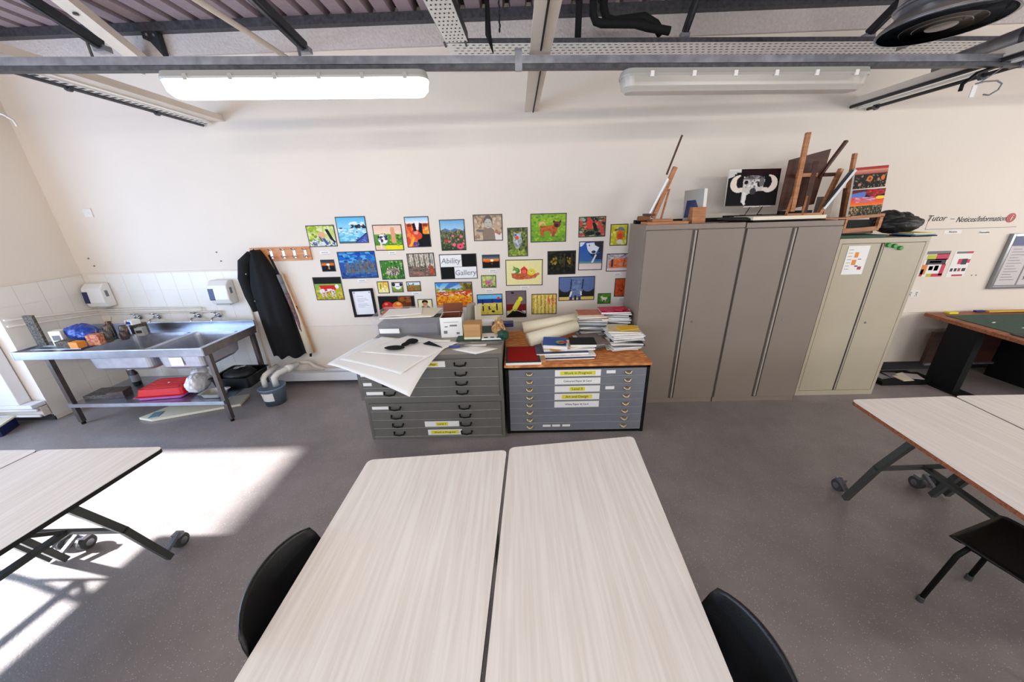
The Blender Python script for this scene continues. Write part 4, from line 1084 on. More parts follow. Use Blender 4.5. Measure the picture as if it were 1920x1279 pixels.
# clear tub with folders
tb = thing('plastic_tub', 'clear plastic tub full of papers at the back left of the grey chest', 'tub', (-1.10,3.42,.86))
tray_mesh(.70,.44,.20,.03,.006).build('tub', M['clear'], tb)
MB().box(-.29,-.19,.012,.30,.16,.13).build('dark_folders', M['purple_d'], tb)
MB().obox((-.17,-.222,.07),(.20,.004,.05),(.15,0,-.03)).build('paper_label', M['paper'], tb)
for i,(x,y,w,d,r,m,lb) in enumerate(((-1.10,3.36,.50,.34,.05,'paper','white sheet on the clear tub, lowest of its papers'),(-.98,3.36,.36,.30,-.12,'paper_c','cream sheet on the right side of the clear tub'),(-1.14,3.34,.34,.24,.2,'paper','white sheet on top of the clear tub, leaning left'))):
    tag(MB().obox((0,0,0),(w,d,.006)).build('paper_sheet', M[m], loc=(x,y,1.065+.009*i), rot=(0.0,0,r)), lb, 'paper')
tag(MB().obox((0,0,0),(.22,.16,.05),(0,.1,0)).build('pink_cloth', mat('dusty_pink', (190,120,116), .8), loc=(-1.30,3.46,1.02), rot=(0,0,.2)), 'dusty pink wad inside the left side of the clear tub', 'cloth')
# white printed box (open)
wb = thing('open_box', 'open white printed carton with brown inside next to the tub', 'box', (-.655,3.28,.86), .06)
MB().box(-.105,-.11,0,.105,-.104,.20).box(-.105,.104,0,.105,.11,.20).box(-.105,-.104,0,-.099,.104,.20).box(.099,-.104,0,.105,.104,.20).box(-.099,-.104,0,.099,.104,.006).build('carton', M['paper'], wb)
MB().box(-.098,-.103,.006,-.094,.103,.197).box(.094,-.103,.006,.098,.103,.197).box(-.094,.098,.006,.094,.1035,.197).build('lining', M['card_d'], wb)
MB().obox((.09,.0,.235),(.006,.20,.09),(0,.3,0)).obox((0,.135,.24),(.20,.006,.09),(-.5,0,0)).build('flap', M['card_d'], wb)
for (x,z,w,h) in ((.02,.12,.07,.016),(-.06,.055,.035,.03),(.06,.04,.03,.02),(0,.155,.14,.004),(-.05,.11,.03,.01)):
    MB().box(x-w/2,-.1112,z-h/2,x+w/2,-.1101,z+h/2).build('print', M['inkg'], wb)
tag(MB().obox((0,0,.13),(.012,.14,.28),(0,.0,0)).build('folder', M['grey_pl'], loc=(-.50,3.42,.862), rot=(-.1,.05,-.5)), 'lilac-grey folder standing behind the two boxes', 'folder')
tag(MB().obox((0,0,.12),(.010,.14,.25),(0,.0,0)).build('folder', M['paper_c'], loc=(-.42,3.45,.862), rot=(-.08,.0,-.3)), 'cream folder standing behind the cardboard box', 'folder')
gmat = thing('cutting_mat', 'dark green cutting mat under the cardboard box on the grey chest', 'cutting mat', (-.32,3.20,.861), .0)
MB().box(-.27,-.16,0,.19,.24,.012).build('mat', M['green'], gmat)
cb = thing('cardboard_box', 'small closed cardboard box on the green cutting mat', 'box', (-.435,3.14,.8735), -.03)
MB().box(-.078,-.075,0,.078,.075,.145).build('carton', M['cardboard'], cb, bevel=.002)
MB().box(-.080,-.077,.115,.080,.077,.148).build('lid', M['cardboard'], cb, bevel=.002)
MB().box(-.078,-.0765,0,.078,-.0755,.02).build('base_band', M['paper_c'], cb)
cp = thing('card_pieces', 'white card with dark marks in front of the brown paper craft', 'card', (-.24,3.10,.8735), .05)
MB().box(-.11,-.06,0,.10,.10,.012).build('card', M['paper'], cp)
for k in range(3): MB().obox((-.07+.06*k,-.03,.014),(.035,.02,.004)).build('mark', M['ink'], cp)
tag(MB().ell((0,0,.05),(.075,.06,.055),14,8,jit=.22,seed=5).ell((.01,.02,.10),(.04,.04,.035),10,6,jit=.25,seed=6).tube([(-.04,.05,.05),(-.02,.06,.13),(.0,.06,.15)], .018, 8).build('paper_craft', mat_grain('brown_craft', (90,60,40), (226,186,130), (1,1,1), .7, 30, 3, (186,140,90)), loc=(-.19,3.18,.886), subsurf=1, smooth=True), 'crumpled brown and cream paper craft by the cardboard box', 'craft')
tag(MB().ell((0,0,.04),(.06,.05,.045),12,8,jit=.2,seed=15).build('dark_craft', M['green'], loc=(-.14,3.06,.874), subsurf=1, smooth=True), 'dark green crumpled lump at the right edge of the cutting mat', 'craft')
tag(MB().obox((0,0,.03),(.22,.10,.04)).build('paint_box', M['navy'], loc=(-.16,3.46,.862), rot=(0,0,.02)), 'dark blue paint box at the back right of the grey chest', 'box')
tag(MB().obox((0,0,.04),(.20,.14,.07)).build('white_box', M['paper'], loc=(-.30,3.56,.862), rot=(0,0,.05)), 'flat white box at the back of the grey chest', 'box')

# ------------------------------------------------------------------ things on the chipboard top
tag(MB().tube([(.05,3.40,.86),(.64,3.50,.92)], .062, 18).build('paper_roll', M['paper_c'], smooth=True), 'large cream paper roll, the rear of two lying on the chipboard top', 'paper roll', 'cream paper rolls')
ro = thing('paper_roll', 'large cream paper roll, the front of two lying on the chipboard top', 'paper roll', (.10,3.19,.803), 0, 'cream paper rolls')
MB().tube([(0,0,0),(.50,.20,.075)], [.072,.060], 20).build('roll', M['paper_c'], ro, smooth=True)
cols = [(236,234,228),(226,226,226),(40,40,44),(180,40,50),(214,196,150),(90,110,150),(150,150,152),(28,28,30),(200,120,90),(222,222,214),(120,104,96),(196,30,70)]
CM = [mat('cover_%s' % nm, c, .45, noise=(18,.15)) for nm, c in zip(('cream','pale','charcoal','crimson','sand','denim','grey','black','coral','ivory','umber','magenta'), cols)]
PG = [M['paper'], mat('grey_pages',(176,176,174),.7), mat('dark_pages',(92,88,88),.7), mat('cream_pages',(214,204,186),.7)]
mag_mesh = []
for k_, cm in enumerate(CM):
    mag_mesh.append((MB().box(-.105,-.1475,.001,.105,.1475,.008 if k_ % 3 else .006).mesh('pages', PG[(0,0,1,3,0,2,1,2,3,1,2,0)[k_]]), MB().box(-.107,-.149,.008 if k_ % 3 else .006,.107,.149,.0105).mesh('cover', cm)))
cname = ['cream','pale grey','charcoal','crimson','sand-coloured','denim blue','grey','black','coral','ivory','brown','magenta']
ordn = ['lowest','second from bottom','third from bottom','fourth from bottom','fifth from bottom','sixth from bottom','seventh from bottom','eighth from bottom','ninth from bottom','tenth from bottom','eleventh from bottom','twelfth from bottom','thirteenth from bottom','fourteenth from bottom','fifteenth from bottom','sixteenth from bottom','seventeenth from bottom','eighteenth from bottom','nineteenth from bottom','twentieth from bottom','next to topmost','topmost']
def pile(cx, cy, z, seq, where, rnd, spread=.03, rot0=0, th=.0125, group='magazines piled on the chipboard top', sc=1.0):
    n = len(seq)
    for i, c in enumerate(seq):
        lb = '%s magazine, %s in the %s pile on the chipboard top' % (cname[c], 'topmost' if i == n-1 else ordn[i], where)
        o = thing('magazine', lb, 'magazine', (cx+rnd.uniform(-spread,spread), cy+rnd.uniform(-spread,spread), z), rot0+rnd.uniform(-.22,.22), group)
        o.scale = (sc, sc, th/.0115)
        link('pages', mag_mesh[c][0], o); link('cover', mag_mesh[c][1], o)
        z += th*1.02
    return z
rnd = random.Random(12)
z1_ = pile(.775, 3.50, .7305, [9,6,0,2,6,9,7,6,1,0,5,6,9,2,0,6,8,4,4,8], 'back left', rnd, .012, PI/2)
z2_ = pile(1.015, 3.50, .7305, [1,0,2,6,9,7,0,1,6,0,2,9,7,0,6,1,0,2,1,7,0,11], 'back right', rnd, .02, PI/2-.1)
z3_ = pile(1.02, 3.13, .7305, [9,9,1,7,9,0,2,1,5,9,0,1,9,0,4], 'front right', rnd, .035, PI/2)
z4_ = pile(.70, 3.22, .7305, [7,0,10,2,1,10], 'middle', rnd, .03, .3)
yel = thing('magazine', 'bright yellow leaflet on top of the front right magazine pile', 'magazine', (1.04,3.14,z3_+.001), .25)
MB().box(-.09,-.06,0,.09,.06,.006).build('cover', mat('bright_yellow', (232,184,36), .5), yel)
mg = thing('red_wrap', 'crimson folded paper wrap on top of the back right magazine pile', 'paper', (1.02,3.47,z2_+.001), .3)
MB().obox((-.02,0,.01),(.24,.09,.012),(0,0,.1)).obox((.02,-.04,.02),(.13,.07,.010),(0,0,.8)).build('paper', CM[11], mg)
rb = thing('book', 'red square portfolio book with black border at the left front of the chipboard top', 'book', (.035,2.95,.7305), .02)
MB().box(-.155,-.185,0,.16,.19,.022).build('pages', M['paper'], rb)
MB().box(-.155,-.185,.022,.155,.19,.028).build('black_cover', M['ink'], rb)
MB().box(-.135,-.160,.028,.135,.175,.030).build('red_panel', M['red'], rb)
nb = [((.40,2.98,.7305),(.56,.24,.012),5,'long flat blue picture book at the bottom left of the chipboard top'),
      ((.44,3.00,.7430),(.52,.22,.012),0,'long flat white book second from the bottom beside the red book'),
      ((.40,3.03,.7555),(.48,.22,.016),7,'long dark book third from the bottom beside the red book'),
      ((.34,3.06,.7720),(.22,.20,.022),4,'orange-spotted dark book under the colourful book')]
for loc, sz, c, lb in nb:
    b_ = thing('book', lb, 'book', loc, .03, 'flat books on the chipboard top')
    MB().box(-sz[0]/2,-sz[1]/2,0,sz[0]/2,sz[1]/2,sz[2]-.003).build('pages', M['paper'], b_)
    MB().box(-sz[0]/2-.002,-sz[1]/2-.002,sz[2]-.003,sz[0]/2+.002,sz[1]/2+.002,sz[2]).build('cover', M['navy'] if c in (5,7) else CM[c], b_)
o_ = MB().lathe((-.0,-.095,.0225), [(.06,0),(.06,.001)], 20).build('orange_spot', mat('orange_spot', (206,140,40), .5), b_)
cbk = thing('book', 'open colourful magazine with blue, green and red cover behind the red book', 'book', (.35,3.05,.7945), -.25)
MB().box(-.10,-.09,0,.12,.10,.030).build('pages', M['paper'], cbk)
MB().obox((-.01,.01,.040),(.22,.17,.003),(.12,0,.1)).build('blue_cover', mat('royal_blue', (40,74,150), .5), cbk)
MB().lathe((.05,-.02,.046), [(.045,0),(.045,.002)], 18).build('green_shape', mat('leaf_green', (110,160,50), .5), cbk)
MB().obox((.075,-.03,.051),(.08,.03,.003),(0,0,.3)).build('red_shape', M['redpl'], cbk)
tag(MB().box(-.13,-.09,0,.13,.10,.012).build('white_folder', M['paper'], loc=(.58,3.06,.7720), rot=(0,0,.03)), 'white folder under the black notebook', 'folder')
tag(MB().box(-.11,-.08,0,.11,.09,.012).build('white_folder', M['paper_c'], loc=(.56,3.08,.7850), rot=(0,0,.35)), 'cream envelope sticking out left of the black notebook', 'envelope')
bn = thing('notebook', 'black hardcover notebook on top of the white folders', 'notebook', (.61,3.08,.7985), -.05)
MB().box(-.118,-.088,0,.118,.092,.022).build('pages', M['paper'], bn)
MB().box(-.122,-.092,.022,.122,.096,.028).build('cover', M['coat'], bn)
tag(MB().box(-.02,-.17,0,.02,.17,.025).build('tan_board', M['cardboard'], loc=(.215,2.97,.7305), rot=(0,0,.02)), 'thin tan frame edge between the red book and the flat books', 'frame')
# ------------------------------------------------------------------ right-hand wall items
sg = thing('wall_sign', 'long white wall banner reading Tutor - Notices/Information with a red i disc', 'sign', (4.90,3.998,1.765))
MB().box(-.42,-.002,-.075,.55,0,.075).build('banner', M['wall'], sg)
text_obj('lettering', 'Tutor', .085, sg, M['ink'], (-.345,-.004,.035), shear=.25)
text_obj('lettering', '\u2013', .085, sg, M['ink'], (-.175,-.004,.030))
text_obj('lettering', 'Notices/Information', .080, sg, M['ink'], (.135,-.004,.015), shear=.25, sx=.80)
MB().lathe((.445,-.002,.02), [(0,-.003),(.048,-.003),(.048,0)], 28, 'y').build('red_disc', M['red_i'], sg)
text_obj('lettering', 'i', .09, sg, M['paper'], (.445,-.0065,.02), shear=.2)
MB().box(-.42,-.003,-.078,.55,0,-.074).build('lower_edge', M['inkg'], sg)
for (x,z,w,s_,lb) in ((4.79,1.655,.19,'Notices','small white caption strip with handwriting under the banner, left one'),(5.13,1.64,.11,'Timetable','small dark handwritten caption under the banner, right one')):
    c_ = thing('caption_label', lb, 'label', (x,3.999,z))
    MB().box(-w/2,-.001,-.018,w/2,0,.018).build('strip', M['wall'] if False else M['paper'], c_)
    text_obj('lettering', s_, .028, c_, M['ink'], (0,-.0025,.0), shear=.2)
def poster(x0, x1, z0, z1, rows, label):
    t = thing('poster', label, 'poster', ((x0+x1)/2,3.999,(z0+z1)/2))
    w, h = x1-x0, z1-z0
    MB().box(-w/2,-.001,-h/2,w/2,0,h/2).build('sheet', M['paper'], t)
    for (a,b,c,d,m) in rows:
        MB().box(-w/2+a*w,-.002,h/2-d*h,-w/2+c*w,-.001,h/2-b*h).build('print', M[m] if m in M else m, t)
    return t
mlime = mat('lime_print', (190,190,40), .6); mmag = mat('magenta_print', (200,50,80), .6); morg = mat('flame_print', (226,130,40), .6); mdg = mat('dark_print', (44,44,50), .6)
poster(4.605, 4.860, 1.165, 1.452, [(.0,.0,1,.12,'inkg'),(.05,.14,.45,.32,mlime),(.45,.10,1,.34,mmag),(.1,.30,.95,.52,mdg),(.25,.38,.75,.45,'paper'),(.0,.52,.22,.90,morg),(.0,.70,.12,.98,mmag),(.25,.54,.8,.84,'paper'),(.30,.58,.48,.74,mmag),(.54,.56,.72,.76,mdg),(.82,.50,1,.95,mmag),(.3,.88,.52,1,mlime),(.52,.88,1,1,mmag)], 'colourful red, yellow and black poster on the wall, nearest the cream cupboard')
poster(4.910, 5.110, 1.155, 1.447, [(.1,.02,.7,.10,'inkg'),(.7,.02,1,.10,mmag),(.35,.30,.55,.50,mmag),(.55,.30,.85,.52,mdg),(.85,.32,1,.46,mmag),(.1,.66,.24,.78,mdg),(.32,.66,.46,.78,mdg),(.52,.66,.66,.78,'red_i'),(.74,.66,.94,.78,mdg),(.3,.90,.9,.97,mmag)], 'mostly white poster with small photos, second from the cream cupboard')
nbd = thing('notice_board', 'aluminium framed notice board with a blue header at the right picture edge', 'notice board', (5.90,3.998,1.32))
MB().box(-.45,-.02,-.28,.45,0,.27).build('backing', M['inkg'], nbd)
MB().box(-.48,-.035,-.31,-.45,0,.30).box(.45,-.035,-.31,.48,0,.30).box(-.45,-.035,-.31,.45,0,-.28).box(-.45,-.035,.27,.45,0,.30).build('frame', M['alu'], nbd, bevel=.003)
MB().box(-.42,-.022,.175,.42,-.0201,.26).build('blue_header', mat('header_blue', (30,50,110), .5), nbd)
for (a,b) in ((-.43,-.20),(-.18,.04),(.06,.28)):
    n_ = MB().box(a,-.023,-.27,b,-.0201,.165).build('notice_sheet', M['notice'], nbd)
    for k in range(12): MB().box(a+.03,-.0236,.13-.031*k,a+.03+(.10+.06*((k*7)%3)/2),-.0231,.136-.031*k).build('text_line', M['inkg'], n_)
text_obj('lettering', 'Notices', .05, nbd, M['paper'], (-.20,-.0225,.215))
MB().box(-.14,-.0245,-.20,-.03,-.0236,-.06).build('photo', mdg, nbd)
MB().box(-.45,-.03,-.28,.45,-.028,.27).build('glazing', M['vinyl_clear'], nbd)
tag(MB().prism_y([(5.66,1.72),(6.1,1.72),(6.1,2.1),(5.80,2.1)], 3.97,3.999).build('display_panel', M['black']), 'black panel above the notice board at the right picture edge', 'panel')
so = thing('wall_socket', 'white double socket on the wall right of the cream cupboard', 'socket', (4.61,3.999,.965))
MB().box(-.07,-.012,-.043,.07,0,.043).build('plate', M['white_pl'], so, bevel=.003)
for sx_ in (-.035,.035):
    MB().box(sx_-.012,-.015,.012,sx_+.012,-.011,.028).build('rocker', M['grey_pl'], so)
    MB().box(sx_-.004,-.0135,-.008,sx_+.004,-.0118,.006).box(sx_-.014,-.0135,-.022,sx_-.006,-.0118,-.016).box(sx_+.006,-.0135,-.022,sx_+.014,-.0118,-.016).build('pin_holes', M['ink'], so)
cbl = thing('hanging_rope', 'twisted pale blue rope hanging on the wall beside the cream cupboard', 'rope', (4.42,3.98,.80))
MB().tube([(.04,0,.06),(.0,-.01,.0),(.03,-.01,-.05),(-.02,-.01,-.10),(-.01,0,-.16)], .006, 6).tube([(.02,-.01,.05),(.03,-.01,.0),(-.01,-.01,-.06),(.0,0,-.12)], .005, 6).build('strand', mat('blue_cord_mat', (110,150,180), .6), cbl, smooth=True)
for x,z,lb in ((5.20,1.17,'small grey drawing pin in the wall, left of the pair between white poster and board'),(5.25,1.17,'small grey drawing pin in the wall, right of the pair between white poster and board')):
    tag(MB().lathe((x,3.999,z), [(.006,-.004),(.006,0)], 8, 'y').build('drawing_pin', M['inkg']), lb, 'pin', 'drawing pins near the notice board')

# dark craft desk at right
dk = thing('craft_desk', 'dark pedestal desk with orange-brown edged top and green mats at the right', 'desk', (5.55,3.5,0))
top = [(-.83,.42),(1.0,.42),(1.0,-.95),(-1.0,-.62)]
MB().prism([(-.80,.42),(1.2,.42),(1.2,-.55),(-.93,-.55)], .722, .76).build('desktop', M['wedge'], dk, bevel=.003)
MB().bar((-.80,.0,.0),(-.80,.0,.722), .28, .07, up=(1,0,0)).box(-.86,-.36,0,-.70,.34,.03).build('end_leg', M['black'], dk)
MB().box(-.76,.02,.62,1.1,.06,.72).build('rear_rail', M['black'], dk)
MB().box(.05,-.42,0,.50,.30,.722).build('pedestal', M['black'], dk)
MB().box(-.75,.28,.18,.04,.32,.56).build('modesty_panel', M['brown_dark'], dk)
MB().box(-.75,.26,.155,.6,.28,.18).build('metal_strip', M['galv'], dk)
dm = thing('cutting_mat', 'large green cutting mat on the dark desk with white marks', 'cutting mat', (5.45,3.42,.761), 0)
MB().prism([(-.62,.36),(.6,.36),(.6,-.42),(-.70,-.42)], 0, .004).build('mat', M['green'], dm)
for (x,y,r) in ((-.38,-.10,.3),(-.25,-.28,.1),(-.18,-.16,-.2),(-.45,.08,.4),(-.05,-.30,.2)):
    MB().obox((x,y,.005),(.06,.014,.002),(0,0,r)).build('mark', M['paper'], dm)
tag(MB().obox((0,0,0),(1.1,.18,.006),(0,0,0)).build('dark_mat', mat('dark_mat', (34,42,46), .6), loc=(4.95+.32,2.99+.08,.7645)), 'dark scratched cutting mat along the front edge of the dark desk', 'cutting mat')
tag(MB().obox((0,0,.01),(.10,.05,.02)).build('yellow_block', M['yellow'], loc=(4.98,3.86,.762)), 'small pale yellow item at the back left of the dark desk', 'block')
tag(MB().obox((0,0,.012),(.45,.04,.018)).build('yellow_ruler', mat('amber', (206,160,60), .5), loc=(5.60,3.86,.766)), 'long amber strip at the back of the dark desk', 'ruler')
tag(MB().obox((0,0,.012),(.10,.03,.02)).build('blue_pen', M['navy'], loc=(5.30,3.87,.766)), 'small dark blue item at the back of the dark desk', 'pen')
ft = thing('floor_tray', 'black shallow tray with papers on the floor between cream cupboard and dark desk', 'tray', (4.45,3.70,0), .0)
MB().box(-.28,-.13,0,.28,.16,.05).build('tray', M['black'], ft, bevel=.004)
for (x,y,r,m) in ((-.18,.0,.2,'galv'),(-.02,.02,-.1,'inkg'),(.10,.0,.3,'paper'),(.18,-.02,-.3,'notice'),(.02,-.06,.1,'paper_c')):
    MB().obox((x,y,.056),(.13,.12,.008),(.05,0,r)).build('scrap_paper', M[m], ft)
tag(MB().bar((4.28,3.80,.0),(4.23,3.86,.24), .03,.03).build('upright_rod', M['steel_strut']), 'short dark rod standing against the wall behind the floor tray', 'rod')
tag(MB().box(5.30,3.86,0,5.44,3.95,.13).build('wood_offcut', M['brown_dark']), 'dark wooden offcut on the floor under the dark desk', 'block')

# ------------------------------------------------------------------ paintings: small colour rasters painted onto fine grids
class Canvas:
    def __init__(s, w, h, bg, seed=0):
        s.w, s.h = w, h; s.a = np.zeros((h, w, 3)); s.a[:] = bg
        s.r = np.random.RandomState(seed)
        s.X, s.Y = np.meshgrid((np.arange(w)+.5)/w, (np.arange(h)+.5)/h)
    def put(s, m, c):
        s.a[m] = c; return s
    def grad(s, y0, y1, c0, c1):
        m = (s.Y >= y0) & (s.Y < y1); t_ = ((s.Y-y0)/(y1-y0))[..., None]
        col = np.array(c0)*(1-t_) + np.array(c1)*t_
        s.a[m] = col[m]; return s
    def rect(s, x0, y0, x1, y1, c): return s.put((s.X >= x0) & (s.X < x1) & (s.Y >= y0) & (s.Y < y1), c)
    def ell(s, cx, cy, rx, ry, c): return s.put(((s.X-cx)/rx)**2 + ((s.Y-cy)/ry)**2 < 1, c)
    def poly(s, pts, c):
        m = np.zeros(s.X.shape, bool); n = len(pts)
        for i in range(n):
            x0, y0 = pts[i]; x1, y1 = pts[(i+1) % n]
            if y0 == y1: continue
            cr = ((s.Y >= min(y0,y1)) & (s.Y < max(y0,y1)) & (s.X < (x1-x0)*(s.Y-y0)/(y1-y0)+x0)); m ^= cr
        return s.put(m, c)
    def line(s, x0, y0, x1, y1, wd, c):
        dx, dy = x1-x0, y1-y0; L2 = dx*dx+dy*dy
        t_ = np.clip(((s.X-x0)*dx + (s.Y-y0)*dy)/L2, 0, 1)
        return s.put(np.hypot(s.X-x0-t_*dx, s.Y-y0-t_*dy) < wd, c)
    def dabs(s, x0, y0, x1, y1, cols, n, rx=.03, ry=.03):
        for _ in range(n):
            c = cols[s.r.randint(len(cols))]; k = s.r.uniform(.6, 1.2)
            s.ell(s.r.uniform(x0,x1), s.r.uniform(y0,y1), rx*k, ry*k, c)
        return s
    def noise(s, amt):
        s.a += s.r.uniform(-amt, amt, s.a.shape[:2])[..., None]; return s
def art_mesh(c, w, h):
    H_, W_ = c.h, c.w
    V = [((i/(W_-1)-.5)*w, 0, (.5-j/(H_-1))*h) for j in range(H_) for i in range(W_)]
    F = [(j*W_+i, (j+1)*W_+i, (j+1)*W_+i+1, j*W_+i+1) for j in range(H_-1) for i in range(W_-1)]
    me = bpy.data.meshes.new('artwork'); me.from_pydata(V, [], F)
    at = me.color_attributes.new('paint', 'FLOAT_COLOR', 'POINT')
    a = np.clip(c.a, 0, 255)/255.0
    a = np.where(a <= .04045, a/12.92, ((a+.055)/1.055)**2.4)
    at.data.foreach_set('color', np.concatenate([a.reshape(-1,3), np.ones((H_*W_,1))], 1).astype(np.float32).ravel())
    me.materials.append(M['paint']); return me

def P_birds(c):
    c.grad(0,1,(170,190,60),(225,228,200)); c.dabs(0,0,.5,.75,[(150,180,50),(200,205,70),(120,140,50),(215,220,160)],60,.06,.06); c.dabs(.5,0,1,.4,[(214,222,170),(196,206,120)],25,.06,.06)
    c.ell(.50,.48,.13,.20,(222,170,130)); c.dabs(.05,.7,1,1,[(150,160,180),(200,206,220),(90,100,120),(230,232,236)],70,.04,.04)
    c.poly([(.50,.62),(.60,.60),(.72,.92),(.62,.95)],(60,90,140)); c.line(.73,.22,.86,.66,.055,(28,34,44)); c.line(.70,.2,.76,.30,.03,(20,24,30)); c.line(.83,.6,.95,.8,.04,(24,30,40)); c.line(.42,.55,.5,.75,.03,(70,90,130))
def P_sea(c):
    c.grad(0,.42,(90,180,226),(150,210,236)); c.dabs(.45,.2,.9,.34,[(240,244,246),(220,234,240)],20,.07,.03); c.grad(.42,1,(120,196,226),(110,190,224))
    c.dabs(0,.45,1,.6,[(236,242,246),(200,226,238),(150,206,230)],50,.07,.02); c.dabs(.5,.30,1,.42,[(24,30,36),(50,60,66)],30,.05,.03); c.ell(.12,.42,.06,.025,(30,50,90))
    c.dabs(0,.62,.75,.95,[(160,216,236),(100,184,220),(196,232,242)],40,.07,.03); c.poly([(.55,1),(1,.62),(1,1)],(70,90,170)); c.dabs(.62,.82,1,1,[(60,70,160),(110,130,200)],25,.04,.03); c.line(0,.97,.6,.97,.02,(30,40,50)); c.line(.6,.95,1,.62,.018,(28,34,60)); c.ell(.66,.58,.03,.03,(60,80,100))
def P_cowtree(c):
    c.grad(0,.35,(236,196,170),(240,214,190)); c.grad(.35,.8,(110,160,60),(70,130,50)); c.rect(0,.8,1,1,(236,222,40)); c.rect(0,.82,.35,1,(236,200,170)); c.dabs(.2,.35,1,.8,[(90,150,50),(140,180,70),(60,110,40)],60,.05,.05)
    c.line(.68,.15,.70,.66,.075,(226,160,120)); c.ell(.30,.55,.17,.20,(236,234,232)); c.dabs(.15,.42,.42,.68,[(40,44,70),(230,230,236),(120,120,130)],16,.04,.045); c.poly([(.38,.4),(.48,.4),(.46,.6),(.40,.58)],(50,60,110)); c.rect(.18,.7,.24,.92,(236,220,200))
def P_forest(c):
    c.grad(0,1,(34,96,180),(40,74,150)); c.dabs(0,0,1,.4,[(30,100,190),(50,130,200),(90,170,210),(20,70,160)],70,.08,.05)
    for i,x in enumerate((.22,.34,.46,.58,.70,.80,.9)):
        h = (.34,.42,.30,.24,.30,.24,.34)[i]
        c.poly([(x-.07,.85),(x-.04,h+.1),(x,h),(x+.04,h+.1),(x+.07,.85)],((92,104,118),(100,92,96),(84,110,130))[i%3])
    c.dabs(.12,.4,.97,.85,[(70,80,90),(120,120,124),(60,110,150),(110,96,90)],120,.02,.035); c.dabs(0,.8,1,1,[(36,84,150),(50,110,170),(30,60,110)],50,.05,.03)
def P_smallsun(c):
    c.grad(0,.3,(30,44,60),(120,90,70)); c.grad(.3,.5,(240,130,40),(200,90,30)); c.grad(.5,1,(16,20,26),(10,12,16)); c.ell(.52,.4,.12,.10,(255,250,220)); c.rect(.49,.5,.57,.85,(200,190,150)); c.dabs(.4,.55,.65,.8,[(150,140,110),(30,34,36)],12,.03,.03)
def P_redcow(c):
    c.rect(0,0,1,.28,(18,20,18)); c.grad(.28,1,(130,170,70),(196,170,40)); c.dabs(0,.45,1,1,[(190,170,50),(120,150,60),(214,190,70),(160,120,40)],80,.05,.05)
    c.poly([(.17,.34),(.74,.34),(.78,.5),(.7,.62),(.25,.6)],(206,34,30)); c.ell(.26,.62,.11,.12,(230,224,220)); c.ell(.82,.4,.07,.09,(236,230,226)); c.ell(.52,.56,.12,.06,(230,226,222))
    for x in (.24,.36,.6,.7): c.line(x,.6,x,.86,.022,(210,190,190))
    c.dabs(.2,.55,.7,.75,[(180,60,60),(236,230,226)],20,.025,.03)
def P_letter(c):
    c.a[:] = (232,232,236)
    for k in range(9): c.rect(.2,.22+.055*k,.55+.3*((k*5)%4)/4,.235+.055*k,(176,178,186))
    c.rect(.08,.06,.14,.1,(120,130,150)); c.rect(.86,.06,.92,.1,(120,130,150))
def P_hedgehog(c):
    c.grad(0,1,(70,130,50),(50,110,40)); c.dabs(0,0,1,1,[(60,120,44),(110,160,70),(36,86,34),(150,190,110)],90,.04,.07); c.ell(.52,.6,.32,.20,(140,118,104)); c.dabs(.25,.35,.8,.78,[(196,184,174),(96,76,70),(60,50,50),(220,210,200)],90,.018,.05); c.ell(.30,.62,.08,.07,(206,186,160))
def P_smallyellow(c):
    c.grad(0,1,(228,200,80),(236,226,150)); c.dabs(.5,0,1,.5,[(226,160,50),(236,190,70)],20,.08,.08); c.line(.3,.2,.25,.6,.05,(120,110,60)); c.dabs(.4,.3,.8,.9,[(246,240,210),(214,196,110)],20,.05,.07)
def P_smalldog(c):
    c.grad(0,.5,(190,200,190),(220,222,216)); c.grad(.5,1,(150,170,70),(110,140,50)); c.ell(.55,.4,.3,.34,(236,236,240)); c.ell(.15,.2,.16,.2,(40,42,46)); c.ell(.86,.22,.14,.2,(44,46,50)); c.line(.4,.42,.7,.42,.04,(60,64,74))
def P_apples(c):
    c.a[:] = (20,14,12); c.rect(.55,0,1,.8,(110,60,24)); c.dabs(.6,.05,.9,.75,[(150,84,34),(96,50,20)],20,.08,.1); c.rect(.92,0,1,1,(24,20,18))
    c.ell(.38,.9,.36,.16,(196,196,70)); c.ell(.24,.55,.16,.26,(186,26,24)); c.ell(.20,.42,.05,.07,(230,110,90)); c.ell(.52,.52,.14,.22,(226,110,40)); c.ell(.55,.42,.06,.08,(240,180,80)); c.rect(0,.93,1,1,(40,30,24))
def P_highcow(c):
    c.grad(0,.2,(150,196,226),(236,240,242)); c.grad(.2,1,(226,96,50),(230,110,50)); c.dabs(0,.25,.35,1,[(226,80,44),(240,130,60),(214,70,50)],60,.06,.08); c.dabs(.75,.3,1,.6,[(240,150,60),(226,90,50),(250,190,90)],24,.06,.06)
    c.ell(.15,.27,.11,.05,(120,60,44)); c.ell(.84,.27,.11,.05,(120,60,44)); c.poly([(.28,.22),(.40,.18),(.48,.6),(.36,.6)],(24,22,26)); c.poly([(.72,.22),(.60,.18),(.52,.55),(.72,.62)],(26,24,28)); c.poly([(.40,.14),(.60,.14),(.54,.42),(.46,.42)],(236,234,236))
    c.poly([(.60,.56),(1,.58),(1,1),(.35,1),(.45,.8)],(20,20,22)); c.ell(.50,.62,.17,.13,(222,76,52)); c.ell(.42,.52,.10,.06,(236,150,130)); c.dabs(.28,.85,.48,1,[(90,100,170),(150,80,120),(60,70,130)],14,.04,.06); c.line(.1,1,.3,.7,.05,(246,170,60))
